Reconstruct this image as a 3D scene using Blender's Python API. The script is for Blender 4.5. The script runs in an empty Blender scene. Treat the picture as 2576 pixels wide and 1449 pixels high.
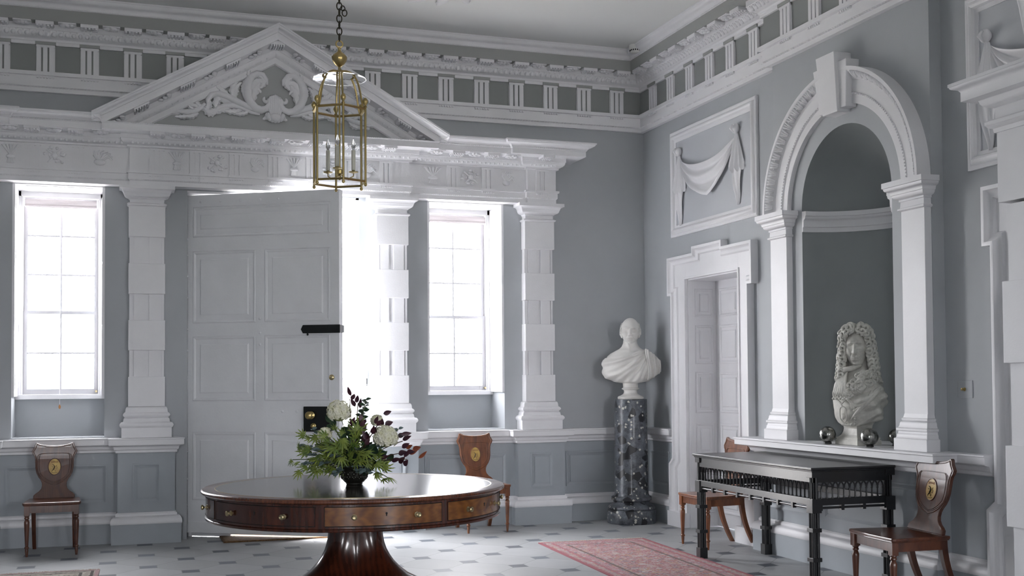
import bpy, bmesh, math, random
from mathutils import Vector, Matrix
random.seed(7)
SC = bpy.context.scene
COL = SC.collection
PI = math.pi
cos, sin = math.cos, math.sin

# ------------------------------------------------------------------ mesh builder
class MB:
    def __init__(s):
        s.v = []; s.f = []
    def add(s, vs, fs):
        n = len(s.v); s.v.extend([tuple(p) for p in vs]); s.f.extend([tuple(i + n for i in f) for f in fs]); return s
    def box(s, x0, x1, y0, y1, z0, z1):
        vs = [(x, y, z) for x in (x0, x1) for y in (y0, y1) for z in (z0, z1)]
        return s.add(vs, [(0, 1, 3, 2), (4, 6, 7, 5), (0, 4, 5, 1), (2, 3, 7, 6), (0, 2, 6, 4), (1, 5, 7, 3)])
    def prism(s, poly, a, b, fn):
        """poly of (u, v) extruded from h = a to h = b; fn(u, v, h) -> point"""
        n = len(poly)
        vs = [fn(u, v, a) for u, v in poly] + [fn(u, v, b) for u, v in poly]
        fs = [tuple(range(n))[::-1], tuple(range(n, 2 * n))]
        fs += [(i, (i + 1) % n, n + (i + 1) % n, n + i) for i in range(n)]
        return s.add(vs, fs)
    def sweep(s, path, prof, fn, closed=False, cut=(0, 0)):
        """closed profile (offset to the right of travel, height) along a plan path with mitred corners"""
        n = len(path); m = len(prof); rings = []
        def nrm(a, b):
            dx, dy = b[0] - a[0], b[1] - a[1]; l = math.hypot(dx, dy); return (dy / l, -dx / l)
        for i in range(n):
            if closed:
                n1 = nrm(path[i - 1], path[i]); n2 = nrm(path[i], path[(i + 1) % n])
            else:
                n2 = nrm(path[i], path[i + 1]) if i < n - 1 else None
                n1 = nrm(path[i - 1], path[i]) if i > 0 else n2
                if n2 is None: n2 = n1
            mx, my = n1[0] + n2[0], n1[1] + n2[1]; d = (mx * mx + my * my) / 2
            mx, my = mx / d, my / d
            rings.append([fn(path[i][0] + mx * p, path[i][1] + my * p, h) for p, h in prof])
        if cut != (0, 0): rings = rings[cut[0]:n - cut[1]]; n = len(rings)      # keep the mitre, drop the end stretch
        vs = [p for r in rings for p in r]; fs = []
        for i in range(n if closed else n - 1):
            j = (i + 1) % n
            for k in range(m):
                l = (k + 1) % m
                fs.append((i * m + k, j * m + k, j * m + l, i * m + l))
        if not closed:
            fs.append(tuple(range(m))); fs.append(tuple(range((n - 1) * m, n * m))[::-1])
        return s.add(vs, fs)
    def lathe(s, prof, seg=24, c=(0, 0, 0), axis='z', rad=None):
        """prof = [(r, z)]; rad(angle, z) optional radius multiplier"""
        vs = []; m = len(prof)
        for i in range(seg):
            a = 2 * PI * i / seg
            for r, z in prof:
                k = rad(a, z) if rad else 1
                p = (r * k * cos(a), r * k * sin(a), z)
                if axis == 'y': p = (p[0], p[2], p[1])
                if axis == 'x': p = (p[2], p[0], p[1])
                vs.append((c[0] + p[0], c[1] + p[1], c[2] + p[2]))
        fs = [(i * m + k, ((i + 1) % seg) * m + k, ((i + 1) % seg) * m + k + 1, i * m + k + 1) for i in range(seg) for k in range(m - 1)]
        fs.append(tuple(i * m for i in range(seg))[::-1]); fs.append(tuple(i * m + m - 1 for i in range(seg)))
        return s.add(vs, fs)
    def tube(s, pts, r, seg=8, closed=False, flat=1.0):
        pts = [Vector(p) for p in pts]; n = len(pts)
        rr = r if isinstance(r, (list, tuple)) else [r] * n
        up = Vector((0, 0, 1)); vs = []
        prev = None
        for i in range(n):
            if closed: t = pts[(i + 1) % n] - pts[i - 1]
            else: t = pts[min(i + 1, n - 1)] - pts[max(i - 1, 0)]
            if t.length < 1e-9: t = Vector((0, 0, 1))
            t.normalize()
            if prev is None:
                a = t.orthogonal().normalized() if abs(t.z) > .95 else t.cross(up).normalized()
            else:
                a = prev - t * prev.dot(t); a = a.normalized() if a.length > 1e-6 else t.orthogonal().normalized()
            prev = a; b = t.cross(a)
            for k in range(seg):
                g = 2 * PI * k / seg
                vs.append(pts[i] + (a * cos(g) + b * sin(g) * flat) * rr[i])
        fs = []
        for i in range(n if closed else n - 1):
            j = (i + 1) % n
            for k in range(seg):
                l = (k + 1) % seg; fs.append((i * seg + k, i * seg + l, j * seg + l, j * seg + k))
        if not closed:
            fs.append(tuple(range(seg))[::-1]); fs.append(tuple(range((n - 1) * seg, n * seg)))
        return s.add(vs, fs)
    def ell(s, c, r, u=10, v=6, M=None):
        rx, ry, rz = r if isinstance(r, (list, tuple)) else (r, r, r)
        vs = [];
        for j in range(1, v):
            t = PI * j / v
            for i in range(u):
                a = 2 * PI * i / u; vs.append(Vector((rx * sin(t) * cos(a), ry * sin(t) * sin(a), rz * cos(t))))
        vs += [Vector((0, 0, rz)), Vector((0, 0, -rz))]
        if M: vs = [M @ p for p in vs]
        vs = [p + Vector(c) for p in vs]
        fs = [(j * u + i, j * u + (i + 1) % u, (j + 1) * u + (i + 1) % u, (j + 1) * u + i) for j in range(v - 2) for i in range(u)]
        T = (v - 1) * u
        fs += [(T, (i + 1) % u, i) for i in range(u)] + [(T + 1, (v - 2) * u + i, (v - 2) * u + (i + 1) % u) for i in range(u)]
        return s.add(vs, fs)
    def grid(s, fn, nu, nv, thick=None):
        vs = [fn(i / nu, j / nv) for j in range(nv + 1) for i in range(nu + 1)]
        fs = [(j * (nu + 1) + i, j * (nu + 1) + i + 1, (j + 1) * (nu + 1) + i + 1, (j + 1) * (nu + 1) + i) for j in range(nv) for i in range(nu)]
        return s.add(vs, fs)
    def xf(s, M, start=0):
        for i in range(start, len(s.v)): s.v[i] = tuple(M @ Vector(s.v[i]))
        return s

def B(name, mb, mat, parent=None, smooth=None, bevel=0, world=True, mods=None, recalc=True):
    me = bpy.data.meshes.new(name)
    off = Vector((0, 0, 0))
    if parent is not None and world:
        q = parent
        while q is not None: off += q.location; q = q.parent
    me.from_pydata([tuple(Vector(p) - off) for p in mb.v], [], mb.f)
    if recalc:
        bm = bmesh.new(); bm.from_mesh(me); bmesh.ops.recalc_face_normals(bm, faces=bm.faces); bm.to_mesh(me); bm.free()
    me.materials.append(mat)
    if smooth is not None:
        me.polygons.foreach_set('use_smooth', [True] * len(me.polygons))
        if smooth < 180: me.set_sharp_from_angle(angle=math.radians(smooth))
    o = bpy.data.objects.new(name, me); COL.objects.link(o)
    if parent is not None: o.parent = parent
    if bevel:
        m = o.modifiers.new('bevel', 'BEVEL'); m.width = bevel; m.segments = 2; m.limit_method = 'ANGLE'; m.angle_limit = math.radians(40)
    me.update()
    return o
def tag(o, label=None, cat=None, group=None, kind=None):
    if label: o['label'] = label
    if cat: o['category'] = cat
    if group: o['group'] = group
    if kind: o['kind'] = kind
    return o
def E(name, loc, label=None, cat=None, group=None, kind=None):
    o = bpy.data.objects.new(name, None); COL.objects.link(o); o.location = loc; o.empty_display_size = .1
    return tag(o, label, cat, group, kind)
def copy_tree(o, parent=None):
    c = o.copy(); COL.objects.link(c); c.parent = parent
    for ch in list(KIDS.get(o.name, [])) or [x for x in bpy.data.objects if x.parent == o]:
        copy_tree(ch, c)
    return c
KIDS = {}

# ------------------------------------------------------------------ materials
def mat(name, color, rough=.5, metal=0, spec=.5, bump=0, bscale=40, var=0, vscale=3, coat=0, trans=0, color2=None, stretch=None, sss=0):
    m = bpy.data.materials.new(name); m.use_nodes = True
    nt = m.node_tree; nd = nt.nodes; ln = nt.links; b = nd['Principled BSDF']
    b.inputs['Base Color'].default_value = (*color, 1); b.inputs['Roughness'].default_value = rough
    b.inputs['Metallic'].default_value = metal; b.inputs['Specular IOR Level'].default_value = spec
    b.inputs['Coat Weight'].default_value = coat; b.inputs['Coat Roughness'].default_value = .12
    tc = nd.new('ShaderNodeTexCoord'); mp = nd.new('ShaderNodeMapping'); ln.new(tc.outputs['Object'], mp.inputs[0])
    if stretch: mp.inputs['Scale'].default_value = stretch
    if var or color2:
        n = nd.new('ShaderNodeTexNoise'); n.inputs['Scale'].default_value = vscale; n.inputs['Detail'].default_value = 5
        n.inputs['Roughness'].default_value = .6
        ln.new(mp.outputs[0], n.inputs['Vector'])
        r = nd.new('ShaderNodeValToRGB'); r.color_ramp.elements[0].position = .35; r.color_ramp.elements[1].position = .65
        c2 = color2 if color2 else tuple(c * (1 - var) for c in color)
        c1 = color if color2 else tuple(min(1, c * (1 + var * .5)) for c in color)
        r.color_ramp.elements[0].color = (*c2, 1); r.color_ramp.elements[1].color = (*c1, 1)
        ln.new(n.outputs['Fac'], r.inputs[0]); ln.new(r.outputs[0], b.inputs['Base Color'])
    if bump:
        n = nd.new('ShaderNodeTexNoise'); n.inputs['Scale'].default_value = bscale; n.inputs['Detail'].default_value = 4
        ln.new(mp.outputs[0], n.inputs['Vector'])
        bp = nd.new('ShaderNodeBump'); bp.inputs['Strength'].default_value = bump; bp.inputs['Distance'].default_value = .01
        ln.new(n.outputs['Fac'], bp.inputs['Height']); ln.new(bp.outputs[0], b.inputs['Normal'])
    return m

WHITE = mat('white_paint', (.80, .80, .82), .42, bump=.06, bscale=60, var=.04, vscale=2)
PORTAL = mat('portal_white_paint', (.82, .82, .84), .45, bump=.12, bscale=70, var=.05, vscale=2)
WALLM = mat('blue_grey_wall_paint', (.425, .447, .468), .6, bump=.10, bscale=14, var=.05, vscale=1.2)
DADOM = mat('blue_grey_dado_paint', (.375, .41, .44), .5, bump=.06, bscale=30, var=.05, vscale=2)
FRIEZEM = mat('grey_frieze_paint', (.27, .285, .28), .6, bump=.05, bscale=30)
BANDM = mat('grey_band', (.36, .37, .36), .6)  # mid grey of the corona, triglyph caps and regulae
CEILM = mat('ceiling_paint', (.74, .75, .74), .7, bump=.04, bscale=8)
SASHM = mat('shaded_sash_white', (.42, .42, .44), .5)  # white paint darkened to put the backlit shade of the bars in the colour
PANELM = mat('relief_ground_paint', (.53, .55, .58), .55, bump=.05, bscale=30)
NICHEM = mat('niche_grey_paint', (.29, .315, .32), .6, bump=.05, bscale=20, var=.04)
BLINDM = mat('blind_cloth', (.60, .56, .57), .8)
MARBLE = mat('white_marble', (.70, .69, .66), .38, var=.06, vscale=9, bump=.05, bscale=90)
OLDMARBLE = mat('aged_marble', (.66, .65, .60), .5, var=.18, vscale=11, bump=.25, bscale=70)
BRASS = mat('brass', (.50, .385, .165), .30, metal=1)
BRASSD = mat('dull_brass', (.50, .42, .25), .32, metal=1)
IRON = mat('black_iron', (.012, .014, .014), .32, metal=.3, bump=.1, bscale=80)
CHAINM = mat('dark_bronze_chain', (.05, .045, .03), .4, metal=.8)
LOCKM = mat('black_lock', (.006, .007, .007), .25)
CANDLE = mat('candle_sleeve', (.80, .77, .66), .6)
DARK = mat('dark_hole', (.01, .01, .01), .8)
EBONY = mat('ebonised_wood', (.014, .015, .017), .33, spec=.45, coat=.2, bump=.05, bscale=60)
def wood(name, c1, c2, rough=.25, scale=(1, 1, 1), coat=.5, wscale=2.2, dist=6, wamt=.14):
    m = bpy.data.materials.new(name); m.use_nodes = True; nt = m.node_tree; nd = nt.nodes; ln = nt.links; b = nd['Principled BSDF']
    tc = nd.new('ShaderNodeTexCoord'); mp = nd.new('ShaderNodeMapping'); mp.inputs['Scale'].default_value = scale
    ln.new(tc.outputs['Object'], mp.inputs[0])
    n = nd.new('ShaderNodeTexNoise'); n.inputs['Scale'].default_value = wscale; n.inputs['Detail'].default_value = 8; n.inputs['Distortion'].default_value = 1.2
    n2 = nd.new('ShaderNodeTexWave'); n2.inputs['Scale'].default_value = wscale * 1.5; n2.inputs['Distortion'].default_value = dist; n2.inputs['Detail'].default_value = 4
    ln.new(mp.outputs[0], n.inputs['Vector']); ln.new(mp.outputs[0], n2.inputs['Vector'])
    mx = nd.new('ShaderNodeMath'); mx.operation = 'MULTIPLY_ADD'; mx.inputs[1].default_value = wamt
    ln.new(n2.outputs['Fac'], mx.inputs[0]); 
    m2 = nd.new('ShaderNodeMath'); m2.operation = 'MULTIPLY'; m2.inputs[1].default_value = 1.05 - wamt
    ln.new(n.outputs['Fac'], m2.inputs[0]); ln.new(m2.outputs[0], mx.inputs[2])
    r = nd.new('ShaderNodeValToRGB'); r.color_ramp.elements[0].position = .32; r.color_ramp.elements[1].position = .72
    r.color_ramp.elements[0].color = (*c2, 1); r.color_ramp.elements[1].color = (*c1, 1)
    ln.new(mx.outputs[0], r.inputs[0]); ln.new(r.outputs[0], b.inputs['Base Color'])
    b.inputs['Roughness'].default_value = rough; b.inputs['Coat Weight'].default_value = coat; b.inputs['Coat Roughness'].default_value = .1
    return m
MAHOG = wood('dark_mahogany', (.085, .020, .009), (.018, .006, .004), .22, (3, 3, .7), .6, 2.0)
MAHOGTOP = wood('mahogany_band', (.16, .05, .022), (.07, .02, .010), .25, (4, 4, 2), .6, 3)
MAHOGL = wood('golden_mahogany', (.30, .115, .026), (.10, .032, .010), .25, (1.6, 1.6, 5), .5, 1.8, 7)
LEATHER = mat('dark_leather_top', (.040, .036, .033), .17, spec=.7, bump=.05, bscale=14, var=.2, vscale=5, coat=.3)
CHAIRM = wood('chair_mahogany', (.13, .042, .020), (.045, .014, .008), .28, (5, 5, 1.2), .5, 3)
CHAIRM2 = wood('golden_chair_wood', (.26, .085, .026), (.10, .03, .012), .3, (5, 5, 1.2), .4, 3)
def glass(name, tint=(1, 1, 1), gl=.08):
    m = bpy.data.materials.new(name); m.use_nodes = True; nt = m.node_tree; nd = nt.nodes; ln = nt.links
    nd.remove(nd['Principled BSDF']); out = nd['Material Output']
    t = nd.new('ShaderNodeBsdfTransparent'); t.inputs[0].default_value = (*tint, 1)
    g = nd.new('ShaderNodeBsdfGlossy'); g.inputs['Roughness'].default_value = .02
    fr = nd.new('ShaderNodeLayerWeight'); fr.inputs[0].default_value = gl
    mx = nd.new('ShaderNodeMixShader'); ln.new(fr.outputs['Fresnel'], mx.inputs[0]); ln.new(t.outputs[0], mx.inputs[1]); ln.new(g.outputs[0], mx.inputs[2])
    ln.new(mx.outputs[0], out.inputs[0]); return m
GLASS = glass('window_glass', (.98, .98, .98), .04)
LGLASS = glass('lantern_glass', (.95, .96, .96), .25)
DISCG = glass('smoke_bell_glass', (.97, .98, .98), .07)
def clear(name):
    m = bpy.data.materials.new(name); m.use_nodes = True; p = m.node_tree.nodes['Principled BSDF']
    p.inputs['Transmission Weight'].default_value = 1; p.inputs['Roughness'].default_value = .03; p.inputs['IOR'].default_value = 1.45; return m
RIMG = clear('glass_rim'); BULBG = clear('bulb_glass')

def floor_mat():
    m = bpy.data.materials.new('stone_floor'); m.use_nodes = True; nt = m.node_tree; nd = nt.nodes; ln = nt.links; b = nd['Principled BSDF']
    geo = nd.new('ShaderNodeNewGeometry'); sp = nd.new('ShaderNodeSeparateXYZ'); ln.new(geo.outputs['Position'], sp.inputs[0])
    def M(op, a, bb=None, c=None):
        n = nd.new('ShaderNodeMath'); n.operation = op
        for i, q in enumerate((a, bb, c)):
            if q is None: continue
            if isinstance(q, (int, float)): n.inputs[i].default_value = q
            else: ln.new(q, n.inputs[i])
        return n.outputs[0]
    u = M('DIVIDE', M('SUBTRACT', sp.outputs[0], 2.965), .3045); v = M('DIVIDE', M('SUBTRACT', sp.outputs[1], 9.955), .3315)
    p = M('MULTIPLY', M('ADD', u, v), .5); q = M('MULTIPLY', M('SUBTRACT', u, v), .5)
    rp = M('ROUND', p); rq = M('ROUND', q)
    dp = M('SUBTRACT', p, rp); dq = M('SUBTRACT', q, rq)
    du = M('ABSOLUTE', M('ADD', dp, dq)); dv = M('ABSOLUTE', M('SUBTRACT', dp, dq))
    ins = M('MULTIPLY', M('LESS_THAN', du, .205), M('LESS_THAN', dv, .19))
    edge = M('MULTIPLY', M('MULTIPLY', M('LESS_THAN', du, .222), M('LESS_THAN', dv, .205)), M('SUBTRACT', 1, ins))
    jn = M('MAXIMUM', M('LESS_THAN', M('MINIMUM', M('ABSOLUTE', dp), M('ABSOLUTE', dq)), .006), edge)
    jn = M('MULTIPLY', jn, M('SUBTRACT', 1, ins))
    cx = nd.new('ShaderNodeCombineXYZ'); ln.new(M('FLOOR', p), cx.inputs[0]); ln.new(M('FLOOR', q), cx.inputs[1])
    wn = nd.new('ShaderNodeTexWhiteNoise'); wn.noise_dimensions = '2D'; ln.new(cx.outputs[0], wn.inputs['Vector'])
    cy = nd.new('ShaderNodeCombineXYZ'); ln.new(rp, cy.inputs[0]); ln.new(rq, cy.inputs[1])
    wi = nd.new('ShaderNodeTexWhiteNoise'); wi.noise_dimensions = '2D'; ln.new(cy.outputs[0], wi.inputs['Vector'])
    ns = nd.new('ShaderNodeTexNoise'); ns.inputs['Scale'].default_value = 2.3; ns.inputs['Detail'].default_value = 7; ns.inputs['Roughness'].default_value = .65
    ln.new(geo.outputs['Position'], ns.inputs['Vector'])
    def mixc(f, a, bb):
        n = nd.new('ShaderNodeMix'); n.data_type = 'RGBA'
        for s_, q_ in ((0, f), (6, a), (7, bb)):
            if isinstance(q_, tuple): n.inputs[s_].default_value = (*q_, 1)
            elif isinstance(q_, float): n.inputs[s_].default_value = q_
            else: ln.new(q_, n.inputs[s_])
        return n.outputs[2]
    base = mixc(ns.outputs['Fac'], (.27, .285, .295), (.50, .51, .525))
    base = mixc(M('MULTIPLY', wn.outputs['Value'], .30), base, (.22, .225, .215))
    insc = mixc(wi.outputs['Value'], (.07, .08, .10), (.15, .17, .20))
    c = mixc(ins, base, insc); c = mixc(M('MULTIPLY', jn, .7), c, (.12, .12, .12))
    ln.new(c, b.inputs['Base Color'])
    rg = nd.new('ShaderNodeMapRange'); rg.inputs[3].default_value = .36; rg.inputs[4].default_value = .58; ln.new(ns.outputs['Fac'], rg.inputs[0]); ln.new(rg.outputs[0], b.inputs['Roughness'])
    bp = nd.new('ShaderNodeBump'); bp.inputs['Strength'].default_value = .25; bp.inputs['Distance'].default_value = .004
    ln.new(M('SUBTRACT', M('MULTIPLY', ns.outputs['Fac'], .6), jn), bp.inputs['Height']); ln.new(bp.outputs[0], b.inputs['Normal'])
    return m
FLOORM = floor_mat()

def granite():
    m = bpy.data.materials.new('porphyry'); m.use_nodes = True; nt = m.node_tree; nd = nt.nodes; ln = nt.links; b = nd['Principled BSDF']
    tc = nd.new('ShaderNodeTexCoord')
    vo = nd.new('ShaderNodeTexVoronoi'); vo.inputs['Scale'].default_value = 46; vo.inputs['Randomness'].default_value = 1; ln.new(tc.outputs['Object'], vo.inputs['Vector'])
    r1 = nd.new('ShaderNodeSeparateColor'); ln.new(vo.outputs['Color'], r1.inputs[0])
    g = nd.new('ShaderNodeMath'); g.operation = 'GREATER_THAN'; g.inputs[1].default_value = .93; ln.new(r1.outputs[0], g.inputs[0])
    d = nd.new('ShaderNodeMath'); d.operation = 'LESS_THAN'; d.inputs[1].default_value = .62; ln.new(vo.outputs['Distance'], d.inputs[0])
    k = nd.new('ShaderNodeMath'); k.operation = 'MULTIPLY'; ln.new(g.outputs[0], k.inputs[0]); ln.new(d.outputs[0], k.inputs[1])
    v2 = nd.new('ShaderNodeTexVoronoi'); v2.inputs['Scale'].default_value = 14; ln.new(tc.outputs['Object'], v2.inputs['Vector'])
    ns = nd.new('ShaderNodeTexNoise'); ns.inputs['Scale'].default_value = 9; ns.inputs['Detail'].default_value = 10; ns.inputs['Roughness'].default_value = .8; ln.new(tc.outputs['Object'], ns.inputs['Vector'])
    r = nd.new('ShaderNodeValToRGB'); r.color_ramp.elements[0].position = .36; r.color_ramp.elements[1].position = .68
    r.color_ramp.elements[0].color = (.012, .014, .018, 1); r.color_ramp.elements[1].color = (.17, .19, .22, 1)
    ln.new(ns.outputs['Fac'], r.inputs[0])
    s2 = nd.new('ShaderNodeSeparateColor'); ln.new(v2.outputs['Color'], s2.inputs[0])
    g2 = nd.new('ShaderNodeMath'); g2.operation = 'GREATER_THAN'; g2.inputs[1].default_value = .88; ln.new(s2.outputs[1], g2.inputs[0])
    m1 = nd.new('ShaderNodeMix'); m1.data_type = 'RGBA'; ln.new(g2.outputs[0], m1.inputs[0]); ln.new(r.outputs[0], m1.inputs[6]); m1.inputs[7].default_value = (.01, .011, .014, 1)
    m2 = nd.new('ShaderNodeMix'); m2.data_type = 'RGBA'; ln.new(k.outputs[0], m2.inputs[0]); ln.new(m1.outputs[2], m2.inputs[6]); m2.inputs[7].default_value = (.50, .49, .44, 1)
    ln.new(m2.outputs[2], b.inputs['Base Color']); b.inputs['Roughness'].default_value = .36; b.inputs['Coat Weight'].default_value = .12
    return m
GRANITE = granite()

def rug_mat(name, hx, hy, field, mids, light, stripes):
    """woven pattern in the rug's own coordinates; hx, hy = half sizes; stripes = [(distance from the edge, colour)]"""
    m = bpy.data.materials.new(name); m.use_nodes = True; nt = m.node_tree; nd = nt.nodes; ln = nt.links; b = nd['Principled BSDF']
    tc = nd.new('ShaderNodeTexCoord'); sp = nd.new('ShaderNodeSeparateXYZ'); ln.new(tc.outputs['Object'], sp.inputs[0])
    def M(op, a, bb=None):
        n = nd.new('ShaderNodeMath'); n.operation = op
        for i, q in enumerate((a, bb)):
            if q is None: continue
            if isinstance(q, (int, float)): n.inputs[i].default_value = q
            else: ln.new(q, n.inputs[i])
        return n.outputs[0]
    def mixc(f, a, bb):
        n = nd.new('ShaderNodeMix'); n.data_type = 'RGBA'
        for s_, q_ in ((0, f), (6, a), (7, bb)):
            if isinstance(q_, tuple): n.inputs[s_].default_value = (*q_, 1)
            elif isinstance(q_, float): n.inputs[s_].default_value = q_
            else: ln.new(q_, n.inputs[s_])
        return n.outputs[2]
    ax = M('SUBTRACT', hx, M('ABSOLUTE', sp.outputs[0])); ay = M('SUBTRACT', hy, M('ABSOLUTE', sp.outputs[1]))
    dist = M('MINIMUM', ax, ay)
    vo = nd.new('ShaderNodeTexVoronoi'); vo.distance = 'MANHATTAN'; vo.inputs['Scale'].default_value = 32; ln.new(tc.outputs['Object'], vo.inputs['Vector'])
    s2 = nd.new('ShaderNodeSeparateColor'); ln.new(vo.outputs['Color'], s2.inputs[0])
    r = nd.new('ShaderNodeValToRGB'); r.color_ramp.interpolation = 'CONSTANT'
    els = r.color_ramp.elements; els[0].position = 0; els[0].color = (*field, 1); els[1].position = .42; els[1].color = (*mids[0], 1)
    for i, c in enumerate(mids[1:] + [light]):
        e = els.new(.58 + .14 * i); e.color = (*c, 1)
    ln.new(s2.outputs[0], r.inputs[0])
    w = nd.new('ShaderNodeTexWave'); w.inputs['Scale'].default_value = 9; w.inputs['Distortion'].default_value = 9; w.inputs['Detail'].default_value = 3; w.inputs['Detail Scale'].default_value = 3
    ln.new(tc.outputs['Object'], w.inputs['Vector'])
    c = mixc(M('MULTIPLY', M('GREATER_THAN', w.outputs['Fac'], .72), .55), r.outputs[0], light)
    for d, cc in stripes:
        st = M('LESS_THAN', M('ABSOLUTE', M('SUBTRACT', dist, d)), .011)
        c = mixc(M('MULTIPLY', st, .85), c, cc)
    c = mixc(M('LESS_THAN', dist, .03), c, stripes[0][1])
    ln.new(c, b.inputs['Base Color']); b.inputs['Roughness'].default_value = .95; b.inputs['Specular IOR Level'].default_value = .1
    n = nd.new('ShaderNodeTexNoise'); n.inputs['Scale'].default_value = 260; ln.new(tc.outputs['Object'], n.inputs['Vector'])
    bp = nd.new('ShaderNodeBump'); bp.inputs['Strength'].default_value = .5; bp.inputs['Distance'].default_value = .004; ln.new(n.outputs['Fac'], bp.inputs['Height']); ln.new(bp.outputs[0], b.inputs['Normal'])
    return m

# ------------------------------------------------------------------ camera
def setup_camera():
    F = 2917.84
    yaw, pitch, roll = [math.radians(a) for a in (18.7265, 1.7295, -0.388)]
    f = Vector((sin(yaw) * cos(pitch), cos(yaw) * cos(pitch), sin(pitch))); r = Vector((cos(yaw), -sin(yaw), 0)); u = r.cross(f)
    r2 = r * cos(roll) + u * sin(roll); u2 = -r * sin(roll) + u * cos(roll)
    cd = bpy.data.cameras.new('camera'); cam = bpy.data.objects.new('camera', cd); COL.objects.link(cam)
    M = Matrix((( r2.x, u2.x, -f.x, 0), (r2.y, u2.y, -f.y, 0), (r2.z, u2.z, -f.z, 1.45), (0, 0, 0, 1)))
    cam.matrix_world = M
    cd.sensor_fit = 'HORIZONTAL'; cd.sensor_width = 36; cd.lens = F / 2576 * 36; cd.shift_x = 0; cd.shift_y = 144.6 / 2576
    cd.clip_start = .05; cd.clip_end = 200
    SC.camera = cam
setup_camera()

# ------------------------------------------------------------------ the room
YB, XR, XL, YF, ZC, YO = 11.19, 5.285, -2.55, -2.6, 4.865, 11.78
CXP = 1.385                                     # axis of the door portal
BAYX, BAY0, BAY1 = 5.19, 8.45, 6.47             # the niche bay of the right wall
fx = lambda u, v, h: (u, v, h)                  # plan sweeps
fW = lambda u, v, h: (u, YB - h, v)             # on the back wall
fR = lambda u, v, h: (XR - h, u, v)             # on the right wall
def fY(y): return lambda u, v, h: (u, y - h, v)
def fX(x): return lambda u, v, h: (x - h, u, v)

mb = MB(); mb.box(XL - .3, XR + 2.5, YF - .3, YO + .0, -.12, 0)
tag(B('floor', mb, FLOORM), 'pale stone floor with small dark grey square insets', 'floor', kind='structure')
mb = MB(); mb.box(XL - .3, XR + .9, YF - .3, YO, ZC, ZC + .2)
ceil = tag(B('ceiling', mb, CEILM), 'plain pale grey ceiling', 'ceiling', kind='structure')

WIN = [(-.905, -.125), (2.91, 3.71)]
DO = (.60, 2.22)
ZS, ZW0, ZW1 = .965, 1.325, 3.25
mb = MB()
def wb(x0, x1, z0, z1, y0=YB, y1=YO): mb.box(x0, x1, y0, y1, z0, z1)
wb(XL - .3, WIN[0][0], 0, ZC); wb(WIN[0][0], WIN[0][1], 0, ZS); wb(WIN[0][0], WIN[0][1], ZS, ZW0, 11.63); wb(WIN[0][0], WIN[0][1], ZW1, ZC)
wb(WIN[0][1], DO[0], 0, ZC); wb(DO[0], DO[1], 3.245, ZC); wb(DO[1], WIN[1][0], 0, ZC)
wb(WIN[1][0], WIN[1][1], 0, ZS); wb(WIN[1][0], WIN[1][1], ZS, ZW0, 11.63); wb(WIN[1][0], WIN[1][1], ZW1, ZC); wb(WIN[1][1], XR + .9, 0, ZC)
tag(B('wall_back', mb, WALLM), 'blue grey painted wall with the open front door and two sash windows', 'wall', kind='structure')

# right wall with two door openings, the niche bay is a mesh of its own below
D2 = (9.19, 10.21); D3 = (4.75, 5.72); ZD = 2.43
mb = MB()
def rb(y0, y1, z0, z1, x0=XR, x1=XR + .9): mb.box(x0, x1, y0, y1, z0, z1)
rb(D2[1], YO, 0, ZC); rb(D2[0], D2[1], ZD, ZC)
rb(8.35, D2[0], 0, ZC); rb(BAY1 + .05, 8.35, 3.6, ZC); rb(BAY1 + .05, 8.35, 0, .9)
rb(D3[1], BAY1 + .05, 0, ZC); rb(D3[0], D3[1], ZD, ZC); rb(YF, D3[0], 0, ZC)
tag(B('wall_right', mb, WALLM), 'blue grey painted wall with a doorcase at each side of the niche bay', 'wall', kind='structure')
mb = MB(); mb.box(XL - .3, XL, YF, YO, 0, ZC)
tag(B('wall_left', mb, WALLM), 'blue grey side wall outside the picture', 'wall', kind='structure')
# front wall, behind the camera, with two tall windows that light the room
mb = MB(); FW = [(-1.8, -.8), (3.4, 4.7)]
for x0, x1, z0, z1 in ((XL - .3, FW[0][0], 0, ZC), (FW[0][0], FW[0][1], 0, .9), (FW[0][0], FW[0][1], 3.05, ZC), (FW[0][1], FW[1][0], 0, ZC), (FW[1][0], FW[1][1], 0, .9), (FW[1][0], FW[1][1], 3.05, ZC), (FW[1][1], XR + .9, 0, ZC)):
    mb.box(x0, x1, YF - .3, YF, z0, z1)
tag(B('wall_front', mb, WALLM), 'blue grey wall behind the viewer with two tall windows', 'wall', kind='structure')
mb = MB(); mb.box(-40, 40, YO, 60, -.14, -.02); 
tag(B('ground', mb, mat('pale_gravel', (.62, .60, .56), .9, var=.1, vscale=20)), 'bright gravel forecourt outside the door', 'ground', kind='structure')
mb = MB(); mb.box(-40, 40, -60, YF - .3, -.14, -.02)
tag(B('ground', mb, bpy.data.materials['pale_gravel']), 'gravel ground behind the house', 'ground', kind='structure')

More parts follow.
